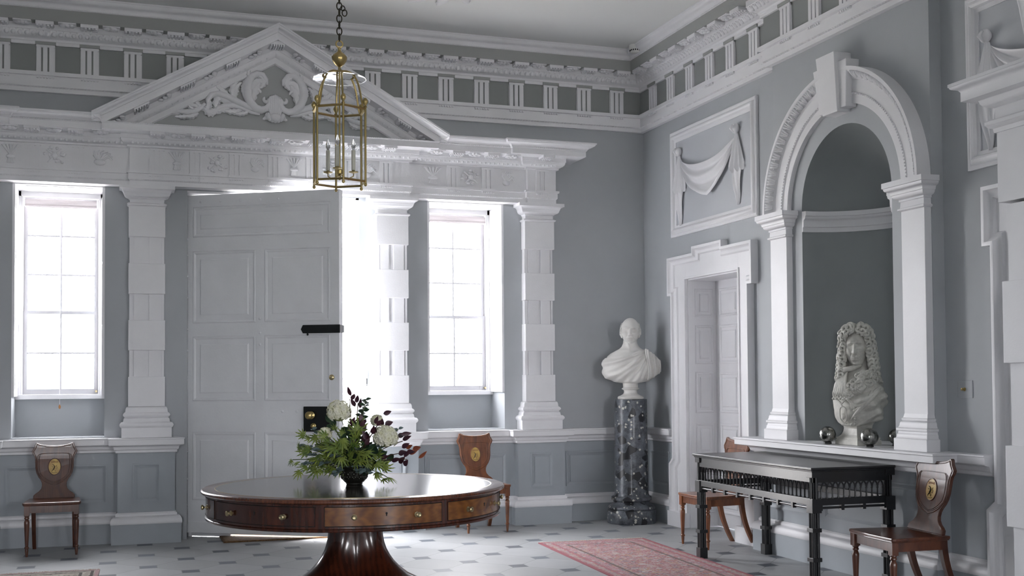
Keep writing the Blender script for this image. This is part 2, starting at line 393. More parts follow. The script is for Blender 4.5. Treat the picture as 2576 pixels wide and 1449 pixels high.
# bay front with the arched niche cut through it
NC, NR, NZ, SH = 7.465, .572, 2.80, .955        # centre, radius, springing, shelf
mb = MB()
BX0 = BAYX; zt = ZC
arc = [(NC + NR * cos(PI * i / 32), NZ + NR * sin(PI * i / 32)) for i in range(33)]     # from +y side over the top
fb = fX(BAYX)
for i in range(32):
    (a0, b0), (a1, b1) = arc[i], arc[i + 1]
    def edge(a, b):   # the point on the outer rectangle in the same direction
        if b - NZ <= 1e-6: return (BAY0 if a > NC else BAY1, NZ)
        t = math.atan2(b - NZ, a - NC); h = zt - NZ; w = (BAY0 - NC) if cos(t) > 0 else (NC - BAY1)
        k = min(h / sin(t), w / abs(cos(t)) if abs(cos(t)) > 1e-6 else 1e9); return (NC + k * cos(t), NZ + k * sin(t))
    e0, e1 = edge(a0, b0), edge(a1, b1)
    ring = [(a0, b0), e0]
    for cy_, cz_ in ((BAY0, zt), (BAY1, zt)):
        t0, t1 = math.atan2(e0[1] - NZ, e0[0] - NC), math.atan2(e1[1] - NZ, e1[0] - NC); tc_ = math.atan2(cz_ - NZ, cy_ - NC)
        if t0 + 1e-6 < tc_ < t1 - 1e-6: ring.append((cy_, cz_))
    ring += [e1, (a1, b1)]
    mb.add([fb(u, v, 0) for u, v in ring], [tuple(range(len(ring)))])
mb.add([fb(BAY0, NZ, 0), fb(NC + NR, NZ, 0), fb(NC + NR, 0, 0), fb(BAY0, 0, 0)], [(0, 1, 2, 3)])
mb.add([fb(BAY1, NZ, 0), fb(NC - NR, NZ, 0), fb(NC - NR, 0, 0), fb(BAY1, 0, 0)], [(0, 1, 2, 3)])
mb.add([fb(NC - NR, SH, 0), fb(NC + NR, SH, 0), fb(NC + NR, 0, 0), fb(NC - NR, 0, 0)], [(0, 1, 2, 3)])
for yy in (BAY0, BAY1):
    mb.add([(BAYX, yy, 0), (BAYX, yy, zt), (XR + .02, yy, zt), (XR + .02, yy, 0)], [(0, 1, 2, 3)])
tag(B('wall_right_bay', mb, WALLM, recalc=False), 'projecting bay of the right wall around the arched niche', 'wall', kind='structure')
# niche shell: half cylinder and quarter dome
mb = MB()
mb.grid(lambda s, t: (BAYX + NR * sin(PI * s), NC + NR * cos(PI * s), SH - .05 + t * (NZ - SH + .05)), 40, 6)
mb.grid(lambda s, t: (BAYX + NR * cos(PI / 2 * t) * sin(PI * s), NC + NR * cos(PI / 2 * t) * cos(PI * s), NZ + NR * sin(PI / 2 * t)), 40, 16)
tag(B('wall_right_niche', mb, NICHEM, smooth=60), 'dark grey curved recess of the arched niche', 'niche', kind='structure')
E_ = None
# ------------------------------------------------------------------ profiles
def arcp(x0, z0, x1, z1, n=5, bulge='out'):
    """quarter-ellipse points between two corners (without the first); 'out' is convex, 'in' concave (seen from the room)"""
    P = []
    for i in range(1, n + 1):
        t = PI / 2 * i / n
        if bulge == 'out': P.append((x0 + (x1 - x0) * sin(t), z0 + (z1 - z0) * (1 - cos(t))))
        else: P.append((x0 + (x1 - x0) * (1 - cos(t)), z0 + (z1 - z0) * sin(t)))
    return P
def cyma(x0, z0, x1, z1, n=4):
    xm, zm = (x0 + x1) / 2, (z0 + z1) / 2
    return arcp(x0, z0, xm, zm, n, 'in') + arcp(xm, zm, x1, z1, n, 'out')
def ogee(x0, z0, x1, z1, n=4):
    xm, zm = (x0 + x1) / 2, (z0 + z1) / 2
    return arcp(x0, z0, xm, zm, n, 'out') + arcp(xm, zm, x1, z1, n, 'in')

# dado rail and baseboard
RAIL = [(-.01, .815), (.012, .815), (.022, .822), (.022, .842)] + ogee(.022, .842, .052, .882) + [(.075, .887), (.080, .893), (.080, .938)] + [(.086, .942), (.086, .952), (-.01, .955)]
RAILB = [(-.01, .80), (.03, .80), (.045, .808), (.045, .835)] + ogee(.045, .835, .10, .882) + [(.155, .887), (.165, .893), (.165, .935), (.176, .940), (.176, .952), (-.01, .955)]
BASE = [(-.01, 0), (.058, 0), (.058, .178), (-.01, .178)]
BMOULD = [(-.01, .178), (.062, .178), (.066, .186), (.066, .196)] + arcp(.066, .196, .03, .245, 5, 'in')[::1] + [(.022, .25), (.022, .268), (.012, .280), (-.01, .280)]
DAD = [(-.01, .28), (.004, .28), (.004, .815), (-.01, .815)]
PH = .245
def pedpath(c): return [(c - PH, YB), (c - PH, YB - .12), (c + PH, YB - .12), (c + PH, YB)]
PIL = [2 * CXP - 4.06, .24, 2 * CXP - .24, 4.06]
segA = [(XL, YB)] + pedpath(PIL[0]) + pedpath(PIL[1]) + [(PIL[1] + PH + .002, YB)]
segB = [(PIL[2] - PH - .002, YB)] + pedpath(PIL[2]) + pedpath(PIL[3]) + [(XR, YB), (XR, 10.50)]
segC = [(XR, 8.69), (XR - .105, 8.69), (XR - .105, 6.45), (XR, 6.45)]
segD = [(XR, 6.448), (XR, 6.03)]
for nm, segs, pr, prb in (('back', (segA, segB), RAIL, None), ('right', (segC, segD), RAIL, RAILB)):
    m1, m2, m3, m4 = MB(), MB(), MB(), MB()
    for sg in segs:
        rp_ = RAILB if sg is segC else RAIL
        m1.sweep(sg, rp_, fx); m2.sweep(sg, BASE, fx); m3.sweep(sg, BMOULD, fx); m4.sweep(sg, DAD, fx)
    t = E('baseboard_' + nm, (0, 0, 0), 'grey plinth and white moulded base running along the %s wall' % ('window' if nm == 'back' else 'niche'), 'baseboard', kind='structure')
    B('plinth', m2, DADOM, t); B('base_moulding', m3, WHITE, t, smooth=35)
    t = E('trim_1' if nm == 'back' else 'trim_2', (0, 0, 0), 'moulded white dado rail above grey panelled dado of the %s wall' % ('window' if nm == 'back' else 'niche'), 'dado', kind='structure')
    B('dado_rail', m1, WHITE, t, smooth=35); B('dado_panelling', m4, DADOM, t)
    # raised dado panels
    PF = [(0, -.002), (0, .012), (.012, .012)] + [(.030, .004), (.036, .002), (.036, -.002)]
    def dpanel(u0, u1, z0, z1, fn, nm='dado_panel'):
        q = MB(); q.sweep([(u0, z0), (u0, z1), (u1, z1), (u1, z0)], PF, fn, closed=True)
        q.prism([(u0 + .045, z0 + .045), (u1 - .045, z0 + .045), (u1 - .045, z1 - .045), (u0 + .045, z1 - .045)], 0, .008, fn)
        B(nm, q, DADOM, t)
    if nm == 'back':
        for c in PIL: dpanel(c - .12, c + .12, .37, .72, fY(YB - .124))
        for a, b in ((PIL[0] + .34, PIL[1] - .34), (PIL[2] + .34, PIL[3] - .34), (PIL[3] + .31, XR - .05)):
            dpanel(a, b, .36, .715, fY(YB - .004))
        dpanel(10.62, 11.08, .36, .715, fX(XR - .004))
    else:
        dpanel(7.85, 8.55, .37, .72, fX(XR - .109)); dpanel(6.55, 7.75, .37, .72, fX(XR - .109))
# shelf slab of the niche
mb = MB(); mb.prism([(BAYX - .01, NC - NR - .02), (BAYX - .01, NC + NR + .02)] + [(BAYX + (NR + .02) * sin(PI * s / 24), NC + (NR + .02) * cos(PI * s / 24)) for s in range(25)], .93, .9555, lambda u, v, h: (u, v, h))
tag(B('trim_3', mb, WHITE), 'flat white sill inside the arched niche under the bust', 'niche sill', kind='structure')
# niche impost band
mb = MB(); IMP = [(-.004, 2.625), (.010, 2.625), (.012, 2.66), (.022, 2.665)] + cyma(.022, 2.70, .05, 2.745, 3) + [(.058, 2.75), (.058, 2.785), (-.004, 2.79)]
path = [(BAYX, NC + .63)] + [(BAYX + NR * sin(PI * i / 28), NC + NR * cos(PI * i / 28)) for i in range(29)] + [(BAYX, NC - .63)]
mb.sweep(path[1:-1], IMP, fx)
tag(B('trim_4', mb, WHITE, smooth=35), 'curved white moulded band inside the niche at springing height', 'niche band', kind='structure')

# ------------------------------------------------------------------ entablatures
def triglyph(name, parent, u, fn, z0, z1, w, cap, base, m_=None, capm=None, depth=.018):
    q = MB(); g = w / 9.0
    # body with two cut channels and half channels at the sides
    def pr(us, a): q.prism([(u - w / 2 + us[0], z0), (u - w / 2 + us[1], z0), (u - w / 2 + us[1], z1), (u - w / 2 + us[0], z1)], 0, a, fn)
    pr((0, w), depth * .3)
    for k in range(3): pr((g * (.25 + 3.0 * k), g * (.25 + 3.0 * k) + g * 2.1), depth)
    q.prism([(u - w / 2, z1 - .022), (u + w / 2, z1 - .022), (u + w / 2, z1), (u - w / 2, z1)], 0, depth + .0006, fn)
    o = B('triglyph', q, m_, parent)
    if capm:
        q = MB()
        for k in range(2): q.prism([(u - w / 2 + g * (2.38 + 3 * k), z0), (u - w / 2 + g * (3.22 + 3 * k), z0), (u - w / 2 + g * (3.22 + 3 * k), z1 - .024), (u - w / 2 + g * (2.38 + 3 * k), z1 - .024)], 0, depth * .36, fn)
        B('painted_channel', q, FRIEZEM, o)
    if capm:
        q = MB(); e = .008
        q.prism([(u - w / 2 - e, z1), (u + w / 2 + e, z1), (u + w / 2 + e, z1 + cap), (u - w / 2 - e, z1 + cap)], 0, depth + .012, fn)
        B('triglyph_cap', q, capm, o)
    q = MB(); e = .008
    q.prism([(u - w / 2 - e, z0 - base), (u + w / 2 + e, z0 - base), (u + w / 2 + e, z0), (u - w / 2 - e, z0)], 0, depth + .014, fn)
    B('regula', q, capm or m_, o)
    q = MB()
    q.prism([(u - w / 2 + .004, z0 - base - .012), (u + w / 2 - .004, z0 - base - .012), (u + w / 2 - .004, z0 - base), (u - w / 2 + .004, z0 - base)], 0, depth * .94, fn)
    for k in range(6):
        uu = u - w / 2 + w * (k + .5) / 6
        q.prism([(uu - w * .05, z0 - base - .024), (uu + w * .05, z0 - base - .024), (uu + w * .035, z0 - base - .008), (uu - w * .035, z0 - base - .008)], 0, depth + .008, fn)
    B('guttae', q, m_, o)
    return o
def mutule(parent, u, fn, z, w, p0, p1, h, m_, um=None):
    q = MB(); q.prism([(u - w / 2, z - h), (u + w / 2, z - h), (u + w / 2, z + .004), (u - w / 2, z + .004)], p0, p1, fn)
    for k in range(5):
        for j in range(3):
            uu = u - w / 2 + w * (k + .5) / 5; pp = p0 + (p1 - p0) * (j + .5) / 3
            q.prism([(uu - w * .055, z - h - .012), (uu + w * .055, z - h - .012), (uu + w * .055, z - h), (uu - w * .055, z - h)], pp - (p1 - p0) * .1, pp + (p1 - p0) * .1, fn)
    return B('mutule', q, m_, parent)
def rosette(parent, u, fn, z, w, p0, p1, m_, rng):
    q = MB(); pc = (p0 + p1) / 2
    q.prism([(u - w / 2, z - .01), (u + w / 2, z - .01), (u + w / 2, z + .004), (u - w / 2, z + .004)], p0, p1 - .004, fn)
    n = 9
    for k in range(n):
        a = 2 * PI * k / n + rng.random() * .3
        c = fn(u + cos(a) * w * .30, z - .018, pc + sin(a) * (p1 - p0) * .30)
        q.ell(c, (w * .15, w * .13, .014), 7, 4)
    q.ell(fn(u, z - .024, pc), (w * .13, w * .13, .014), 8, 4)
    return B('rosette', q, m_, parent)
def eggs(q, us, fn, z, h, z2, h2, step, w):
    """egg and tongue moulding between (proj z) and (h2, z2) along the stretch us"""
    n = max(1, int(round((us[1] - us[0]) / step))); st = (us[1] - us[0]) / n
    for k in range(n):
        u = us[0] + st * (k + .5)
        a = fn(u, (z + z2) / 2, (h + h2) / 2)
        q.ell(a, (w, w, (z2 - z) * .52), 7, 5) if True else None
        b0 = fn(u + st / 2, z + .004, h + .002); b1 = fn(u + st / 2, z2 - .002, h2 + .002)
        q.tube([b0, b1], w * .28, 4)
def beads(q, us, fn, z, p, step, r, skew=0):
    n = max(1, int((us[1] - us[0]) / step)); st = (us[1] - us[0]) / n
    for k in range(n):
        c = fn(us[0] + st * (k + .5), z, p)
        if skew: 
            a = fn(us[0] + st * (k + .1), z - r, p); b = fn(us[0] + st * (k + .9), z + r, p); q.tube([a, b], r * .5, 3)
        else: q.ell(c, (r, r, r), 5, 3)
rng = random.Random(3)
# --- upper entablature round the room
UP = [(-.01, 4.07), (.045, 4.07), (.045, 4.108), (.055, 4.112), (.062, 4.118), (.062, 4.21), (.088, 4.212), (.088, 4.245), (.05, 4.245), (-.01, 4.245)]
UF = [(-.01, 4.245), (.05, 4.245), (.05, 4.49), (-.01, 4.49)]
UB = [(-.01, 4.49), (.072, 4.49), (.072, 4.518), (.078, 4.522)] + arcp(.078, 4.522, .10, 4.545, 4, 'in') + [(.105, 4.548)] + arcp(.105, 4.552, .15, 4.60, 5, 'out') + [(.155, 4.604), (.155, 4.66), (-.01, 4.66)]
UC = [(-.01, 4.655), (.262, 4.655), (.262, 4.762), (-.01, 4.762)]
UT = [(-.01, 4.762), (.264, 4.762), (.270, 4.768), (.270, 4.776)] + cyma(.27, 4.776, .325, 4.850, 4) + [(.330, 4.853), (.330, 4.8648), (-.01, 4.8648)]
UPATH = [(XL, YB), (XR, YB), (XR, BAY0), (BAYX, BAY0), (BAYX, BAY1), (XR, BAY1), (XR, 4.6)]
t = E('trim_5', (0, 0, 0), 'plaster entablature with triglyphs and mutules under the ceiling', 'cornice', kind='structure')
for nm, pr, m_ in (('architrave', UP, WHITE), ('frieze', UF, FRIEZEM), ('bed_moulding', UB, WHITE), ('corona', UC, BANDM), ('crown_moulding', UT, WHITE)):
    B(nm, MB().sweep(UPATH, pr, fx), m_, t, smooth=35)
TR = []
for k in range(-1, 19): TR.append((4.955 - .3725 * k + .0, 'W', YB - .05))
TR = [a for a in TR if XL < a[0] < XR - .15]
for y in (10.82, 10.41, 10.00, 9.60, 9.21, 8.80): TR.append((y, 'R', XR - .05))
for y in (8.14, 7.73, 7.32, 6.91, 6.56): TR.append((y, 'B', BAYX - .05))
for u, w, pl in TR:
    fn = fY(pl) if w == 'W' else fX(pl)
    triglyph('triglyph', t, u, fn, 4.245, 4.490, .158, .026, .032, WHITE, BANDM, .022)
    fm = fY(pl + .05) if w == 'W' else fX(pl + .05)
    mutule(t, u, fm, 4.655, .15, .155, .255, .030, WHITE)
segs = [((XL, XR - .16), lambda off: fY(YB - off)), ((BAY0 + .16, YB - .16), lambda off: fX(XR - off)), ((BAY1 - .1, BAY0 + .1), lambda off: fX(BAYX - off))]
for us, mk in segs:
    q = MB(); eggs(q, us, mk(0), 4.552, .112, 4.600, .152, .056, .023); B('egg_moulding', q, WHITE, t, smooth=180)
    q = MB(); beads(q, us, mk(0), 4.113, .058, .030, .0075, skew=1); B('rope_moulding', q, WHITE, t)
    q = MB(); beads(q, us, mk(0), 4.768, .272, .024, .006); B('bead_moulding', q, WHITE, t)
mids = [4.955 - .3725 * (k + .5) for k in range(-1, 19)]
for u in mids:
    if XL < u < XR - .2: rosette(t, u, fY(YB), 4.655, .15, .16, .262, WHITE, rng)
for a in (10.615, 10.205, 9.80, 9.405, 9.0): rosette(t, a, fX(XR), 4.655, .15, .16, .262, WHITE, rng)
for a in (8.35, 7.935, 7.525, 7.115, 6.74): rosette(t, a, fX(BAYX), 4.655, .15, .16, .262, WHITE, rng)

# --- relief ornament helpers
def leafblade(q, base, ang, L, W, fn, p=0.0, th=.02, curl=.5, n=9):
    """acanthus-like leaf lying on the ground fn(u, v, h): curved midrib with lobed edges"""
    pts = []; a = ang; u, v = base
    rows = []
    for i in range(n + 1):
        s = i / n; w = W * (sin(PI * min(1, s * .92 + .06)) ** .7) * (1 + .28 * sin(i * PI)) * (1.0 if i % 2 == 0 else .66)
        nx, ny = -sin(a), cos(a)
        row = []
        for j, k in enumerate((-1, -.5, 0, .5, 1)):
            hh = p + th * (1 - k * k) * (.5 + .5 * sin(PI * s)) + (0 if abs(k) < 1 else -.001)
            if k == 0: hh -= th * .25
            row.append(fn(u + nx * w * k, v + ny * w * k, hh))
        rows.append(row)
        u += cos(a) * L / n; v += sin(a) * L / n; a += curl * 1.0 / n * 2
    vs = [x for r in rows for x in r]
    m = 5; fs = [(i * m + j, i * m + j + 1, (i + 1) * m + j + 1, (i + 1) * m + j) for i in range(n) for j in range(m - 1)]
    q.add(vs, fs)
def metope(parent, u, w, z0, z1, fn, kind, m_):
    q = MB(); zc = (z0 + z1) / 2; h = z1 - z0
    r = random.Random(int(u * 1000))
    if kind == 0:      # cup with fluted foot
        for k in range(-2, 3): q.tube([fn(u + k * w * .05, z0 + h * .1, .008), fn(u + k * w * .02, zc, .014), fn(u + k * w * .14, z1 - h * .1, .010)], [.011, .007, .012], 6)
        q.ell(fn(u, zc - h * .12, .01), (w * .17, .016, h * .10) if True else 0, 8, 5)
    elif kind == 1:    # plumed helmet
        for k in range(7):
            a = 2.6 - k * .38; q.tube([fn(u - w * .05, zc - h * .15, .01), fn(u + cos(a) * w * .22, zc + sin(a) * h * .22, .016), fn(u + cos(a - .5) * w * .33, zc + sin(a - .5) * h * .36, .008)], [.008, .012, .006], 6)
        q.ell(fn(u - w * .03, zc - h * .18, .008), (w * .17, .02, h * .15), 8, 5)
    else:              # trophy of arms tied with leaves
        for k in range(4):
            a = PI / 4 + k * PI / 2 + .1; q.tube([fn(u, zc, .012), fn(u + cos(a) * w * .38, zc + sin(a) * h * .40, .010)], [.010, .007], 6)
        for k in range(20):
            a = r.random() * 6.28; d = .10 + .30 * r.random()
            q.ell(fn(u + cos(a) * w * d, zc + sin(a) * h * d, .006), (w * (.05 + .05 * r.random()), .012, h * .07), 7, 4)
        q.ell(fn(u, zc, .01), (w * .12, .02, h * .14), 8, 5)
    return B('metope_relief', q, m_, parent, smooth=50)

# ------------------------------------------------------------------ door portal: four rusticated pilasters, entablature, pediment
PIL_LABEL = ['white rusticated pilaster beyond the left window, mostly cut off by the picture edge', 'white rusticated pilaster between the left window and the open door',
             'white rusticated pilaster between the door opening and the shuttered window', 'white rusticated pilaster right of the shuttered window']
def pilaster_mesh(c):
    t = E('pilaster', (c, YB - .1, .955), None, 'pilaster', 'rusticated pilasters of the doorway wall')
    F = fY(YB)
    # base: plinth block, torus, scotia, torus
    path = lambda hw, d: [(c - hw, YB), (c - hw, YB - d), (c + hw, YB - d), (c + hw, YB)]
    bp_ = [(-.03, .955), (.052, .955), (.052, 1.045)] + [(.055 + .014 * sin(PI * i / 8), 1.045 + .048 * i / 8) for i in range(9)] + [(.040, 1.095), (.036, 1.105)] + arcp(.036, 1.105, .022, 1.135, 4, 'in') + [(.026, 1.140)] + [(.028 + .012 * sin(PI * i / 8), 1.142 + .038 * i / 8) for i in range(9)] + [(.020, 1.184), (.018, 1.196)] + arcp(.018, 1.196, .0, 1.236, 4, 'in') + [(-.03, 1.236)]
    B('pilaster_base', MB().sweep(path(.165, .11), bp_, fx), PORTAL, t, smooth=35)
    sh = MB(); sh.box(c - .1512, c + .1512, YB - .060, YB, 1.236, 3.07)
    # strips of the shaft seen between the blocks: two raised fillets and a channel
    sh.box(c - .152, c - .125, YB - .072, YB, 1.236, 3.07); sh.box(c - .112, c - .03, YB - .078, YB, 1.236, 3.07)
    sh.box(c + .02, c + .120, YB - .078, YB, 1.236, 3.07); sh.box(c + .132, c + .152, YB - .072, YB, 1.236, 3.07)
    B('shaft', sh, PORTAL, t)
    for z0, z1 in ((1.236, 1.507), (1.749, 2.023), (2.264, 2.542), (2.786, 3.068)):
        B('rusticated_block', MB().box(c - .160, c + .160, YB - .115, YB, z0, z1), PORTAL, t, bevel=.004)
    cp = [(-.03, 3.068), (.012, 3.068), (.024, 3.076), (.024, 3.086), (.014, 3.094), (0, 3.098), (0, 3.130), (.01, 3.134), (.01, 3.142)] + arcp(.012, 3.145, .052, 3.180, 5, 'out') + [(.056, 3.184), (.056, 3.188)] + arcp(.058, 3.188, .085, 3.215, 4, 'in') + [(.092, 3.216), (.092, 3.247), (-.03, 3.247)]
    B('capital', MB().sweep(path(.150, .105), cp, fx), PORTAL, t, smooth=35)
    return t
for c, lb in zip(PIL, PIL_LABEL): pilaster_mesh(c)['label'] = lb

EY1, EY0 = YB - .19, YB - .14      # frieze planes: over pilasters / centre, and between
c0, c3 = PIL[0], PIL[3]; a1, b1 = PIL[1] - .155, PIL[2] + .155
EPATH = [(c0 - .155, YB), (c0 - .155, EY1), (c0 + .155, EY1), (c0 + .155, EY0), (a1, EY0), (a1, EY1), (b1, EY1), (b1, EY0), (c3 - .155, EY0), (c3 - .155, EY1), (c3 + .155, EY1), (c3 + .155, YB)]
t = E('door_entablature', (CXP, EY1, 3.247), 'white carved entablature with triangular pediment over the open front door', 'entablature')
EA = [(-.138, 3.247), (0, 3.247), (0, 3.285), (.006, 3.290), (.012, 3.298), (.012, 3.350), (.026, 3.352), (.026, 3.372), (0, 3.372), (-.138, 3.372)]
EF = [(-.138, 3.372), (-.002, 3.372), (-.002, 3.585), (.022, 3.588), (.022, 3.605), (-.138, 3.605)]
EB = [(-.138, 3.605), (.024, 3.605)] + arcp(.024, 3.608, .075, 3.655, 5, 'out') + [(.080, 3.658), (.080, 3.700), (-.138, 3.700)]
EC = [(-.138, 3.695), (.235, 3.695), (.235, 3.748), (.242, 3.752), (.248, 3.760), (-.138, 3.762)]
ET = [(-.138, 3.762), (.248, 3.762)] + cyma(.25, 3.764, .312, 3.808, 4) + [(.320, 3.810), (.320, 3.824), (-.138, 3.826)]
for nm, pr in (('architrave', EA), ('frieze', EF), ('bed_moulding', EB), ('corona', EC)):
    B(nm, MB().sweep(EPATH, pr, fx), PORTAL, t, smooth=35)
# crown moulding: runs on both sides, over the centre it climbs the pediment
i1 = [(c0 - .155, YB), (c0 - .155, EY1), (c0 + .155, EY1), (c0 + .155, EY0), (a1, EY0), (a1, EY1), (a1 + .02, EY1)]
i2 = [(b1 - .02, EY1), (b1, EY1), (b1, EY0), (c3 - .155, EY0), (c3 - .155, EY1), (c3 + .155, EY1), (c3 + .155, YB)]
B('crown_moulding', MB().sweep(i1, ET, fx, cut=(0, 1)), PORTAL, t, smooth=35); B('crown_moulding', MB().sweep(i2, ET, fx, cut=(1, 0)), PORTAL, t, smooth=35)
TRU = [-.73 + 0, -.37] + [CXP + .355 * k for k in range(-3, 4)] + [2 * CXP + .37, 2 * CXP + .73] + [c0, c3]
for u in TRU:
    pl = EY1 if (a1 < u < b1 or abs(u - c0) < .1 or abs(u - c3) < .1) else EY0
    triglyph('triglyph', t, u, fY(pl), 3.372, 3.585, .135, .02, .022, PORTAL, None, .016)
    mutule(t, u, fY(pl), 3.695, .125, .085, .225, .022, PORTAL)
k_ = 0
for u, w in ((-.91, .2), (-.55, .2), (-.16, .26)) + tuple((CXP + .355 * k, .2) for k in (-2.5, -1.5, -.5, .5, 1.5, 2.5)) + ((2 * CXP + .16, .26), (2 * CXP + .55, .2), (2 * CXP + .93, .2)):
    pl = EY1 if a1 < u < b1 else EY0
    metope(t, u, w * 1.18, 3.378, 3.582, fY(pl + .0), (0, 2, 1)[k_ % 3] if k_ != 4 else 2, PORTAL); k_ += 1
    rosette(t, u, fY(pl), 3.697, .15, .09, .232, PORTAL, rng)
for us, pl in (((c0 + .16, a1), EY0), ((a1, b1), EY1), ((b1, c3 - .16), EY0), ((c3 - .155, c3 + .155), EY1)):
    orn = MB(); eggs(orn, us, fY(pl), 3.610, .03, 3.655, .072, .046, .019); B('egg_moulding', orn, PORTAL, t, smooth=180)
    orn = MB(); beads(orn, us, fY(pl), 3.756, .246, .020, .005); B('bead_moulding', orn, PORTAL, t)
    orn = MB(); beads(orn, us, fY(pl), 3.292, .010, .02, .004); B('bead_moulding', orn, PORTAL, t)
# pediment: raking cornice with the crown moulding on top
HW = CXP - a1 + .32; ZE = 3.764; RISE = 4.752 - .222 - 3.602
sl = (4.752 - 3.826) / (HW - .0)
def rake(q, prof, x_in):
    """profile (proj, vertical offset below the top edge); both slopes with a mitre at the apex"""
    m = len(prof); vs = []
    for side in (-1, 1):
        for dx in (HW + .0, 0):
            for p, dz in prof: vs.append((CXP + side * dx, EY1 - p, 3.826 + (HW - dx) * sl + dz))
    fs = []
    for sd in (0, 1):
        o_ = sd * 2 * m
        for k in range(m): l = (k + 1) % m; fs.append((o_ + k, o_ + m + k, o_ + m + l, o_ + l))
        fs.append(tuple(range(o_, o_ + m)))
    q.add(vs, fs)
def cutlow(q, z=3.758):
    for i, v in enumerate(q.v):
        if v[2] < z: q.v[i] = (v[0], v[1], z)
RK_T = [(-.10, -.002), (.320, 0), (.320, -.016)] + [(p, z - 3.826) for p, z in cyma(.25, 3.762, .312, 3.806, 4)[::-1]] + [(.248, -.066), (-.10, -.07)]
RK_C = [(-.10, -.068), (.242, -.068), (.235, -.080), (.235, -.135), (-.10, -.137)]
RK_B = [(-.10, -.135), (.080, -.135), (.080, -.178)] + [(p, z) for p, z in arcp(.024, -.24, .075, -.182, 5, 'out')[::-1]] + [(.022, -.245), (.022, -.300), (.010, -.310), (-.10, -.31)]
pe = E('pediment', (0, 0, 0)); pe.parent = t; pe.location = Vector((0, 0, 0)) - t.location
def slice_low(o, z):
    bm = bmesh.new(); bm.from_mesh(o.data); off = Vector((0, 0, 0)); q_ = o
    bmesh.ops.bisect_plane(bm, geom=bm.verts[:] + bm.edges[:] + bm.faces[:], plane_co=(0, 0, z), plane_no=(0, 0, -1), clear_outer=True)
    bm.to_mesh(o.data); bm.free()
for nm, pr in (('raking_crown', RK_T), ('raking_corona', RK_C), ('raking_bed', RK_B)):
    q = MB(); rake(q, pr, 0); o = B(nm, q, PORTAL, pe, smooth=35); slice_low(o, 3.755 if nm != 'raking_crown' else 3.765)
# tympanum
q = MB(); zt0 = 3.755; q.prism([(CXP - HW + .06, zt0), (CXP + HW - .06, zt0), (CXP, zt0 + (HW - .06) * sl)], -.0, .004, fY(EY1 + .02)); B('tympanum', q, mat('tympanum_grey', (.44, .455, .455), .6), pe)
for side in (-1, 1):
    for k in range(1, 4):
        q = MB()
        u0 = CXP + side * (HW - .36 - (k - 1) * .40) if False else CXP + side * (.40 * k)
        zz = 3.826 + (HW - .40 * k) * sl - .137
        def fr_(u, v, h, u0=u0, zz=zz, side=side):
            dx = u; return (u0 + dx, EY1 - h, zz + v - side * dx * sl)
        for kk in range(6):
            uu = -.055 + .022 * kk
            q.prism([(uu - .005, -.034), (uu + .005, -.034), (uu + .005, .0), (uu - .005, .0)], .09, .225, fr_)
        q.prism([(-.065, -.018), (.065, -.018), (.065, 0), (-.065, 0)], .085, .228, fr_); B('raking_mutule', q, PORTAL, pe)
q = MB()
for kk in range(6): q.prism([(CXP - .055 + .022 * kk - .005, 4.752 - .137 - .06), (CXP - .055 + .022 * kk + .005, 4.752 - .137 - .06), (CXP - .055 + .022 * kk + .005, 4.60), (CXP - .055 + .022 * kk - .005, 4.60)], .09, .225, fY(EY1))
q.prism([(CXP - .07, 4.575), (CXP + .07, 4.575), (CXP + .07, 4.61), (CXP - .07, 4.61)], .085, .22, fY(EY1))
B('apex_mutule', q, PORTAL, pe)
for side in (-1, 1):
    n = 26; q = MB()
    for i in range(n):
        dx = .08 + (HW - .32) * i / n; z = 3.826 + (HW - dx) * sl - .21
        q.ell((CXP + side * dx, EY1 - .052, z), (.014, .014, .026), 6, 4)
    B('raking_egg_moulding', q, PORTAL, pe, smooth=180)
    for k in range(4):
        q = MB(); dx = .20 + .40 * k; z = 3.826 + (HW - dx) * sl - .155
        for j in range(7):
            q.ell((CXP + side * (dx + (j % 3 - 1) * .035), EY1 - .10 - .045 * (j // 3), z - (side * 0) - ((j % 3 - 1) * .035) * sl), (.026, .024, .012), 7, 4)
        B('raking_rosette', q, PORTAL, pe, smooth=180)
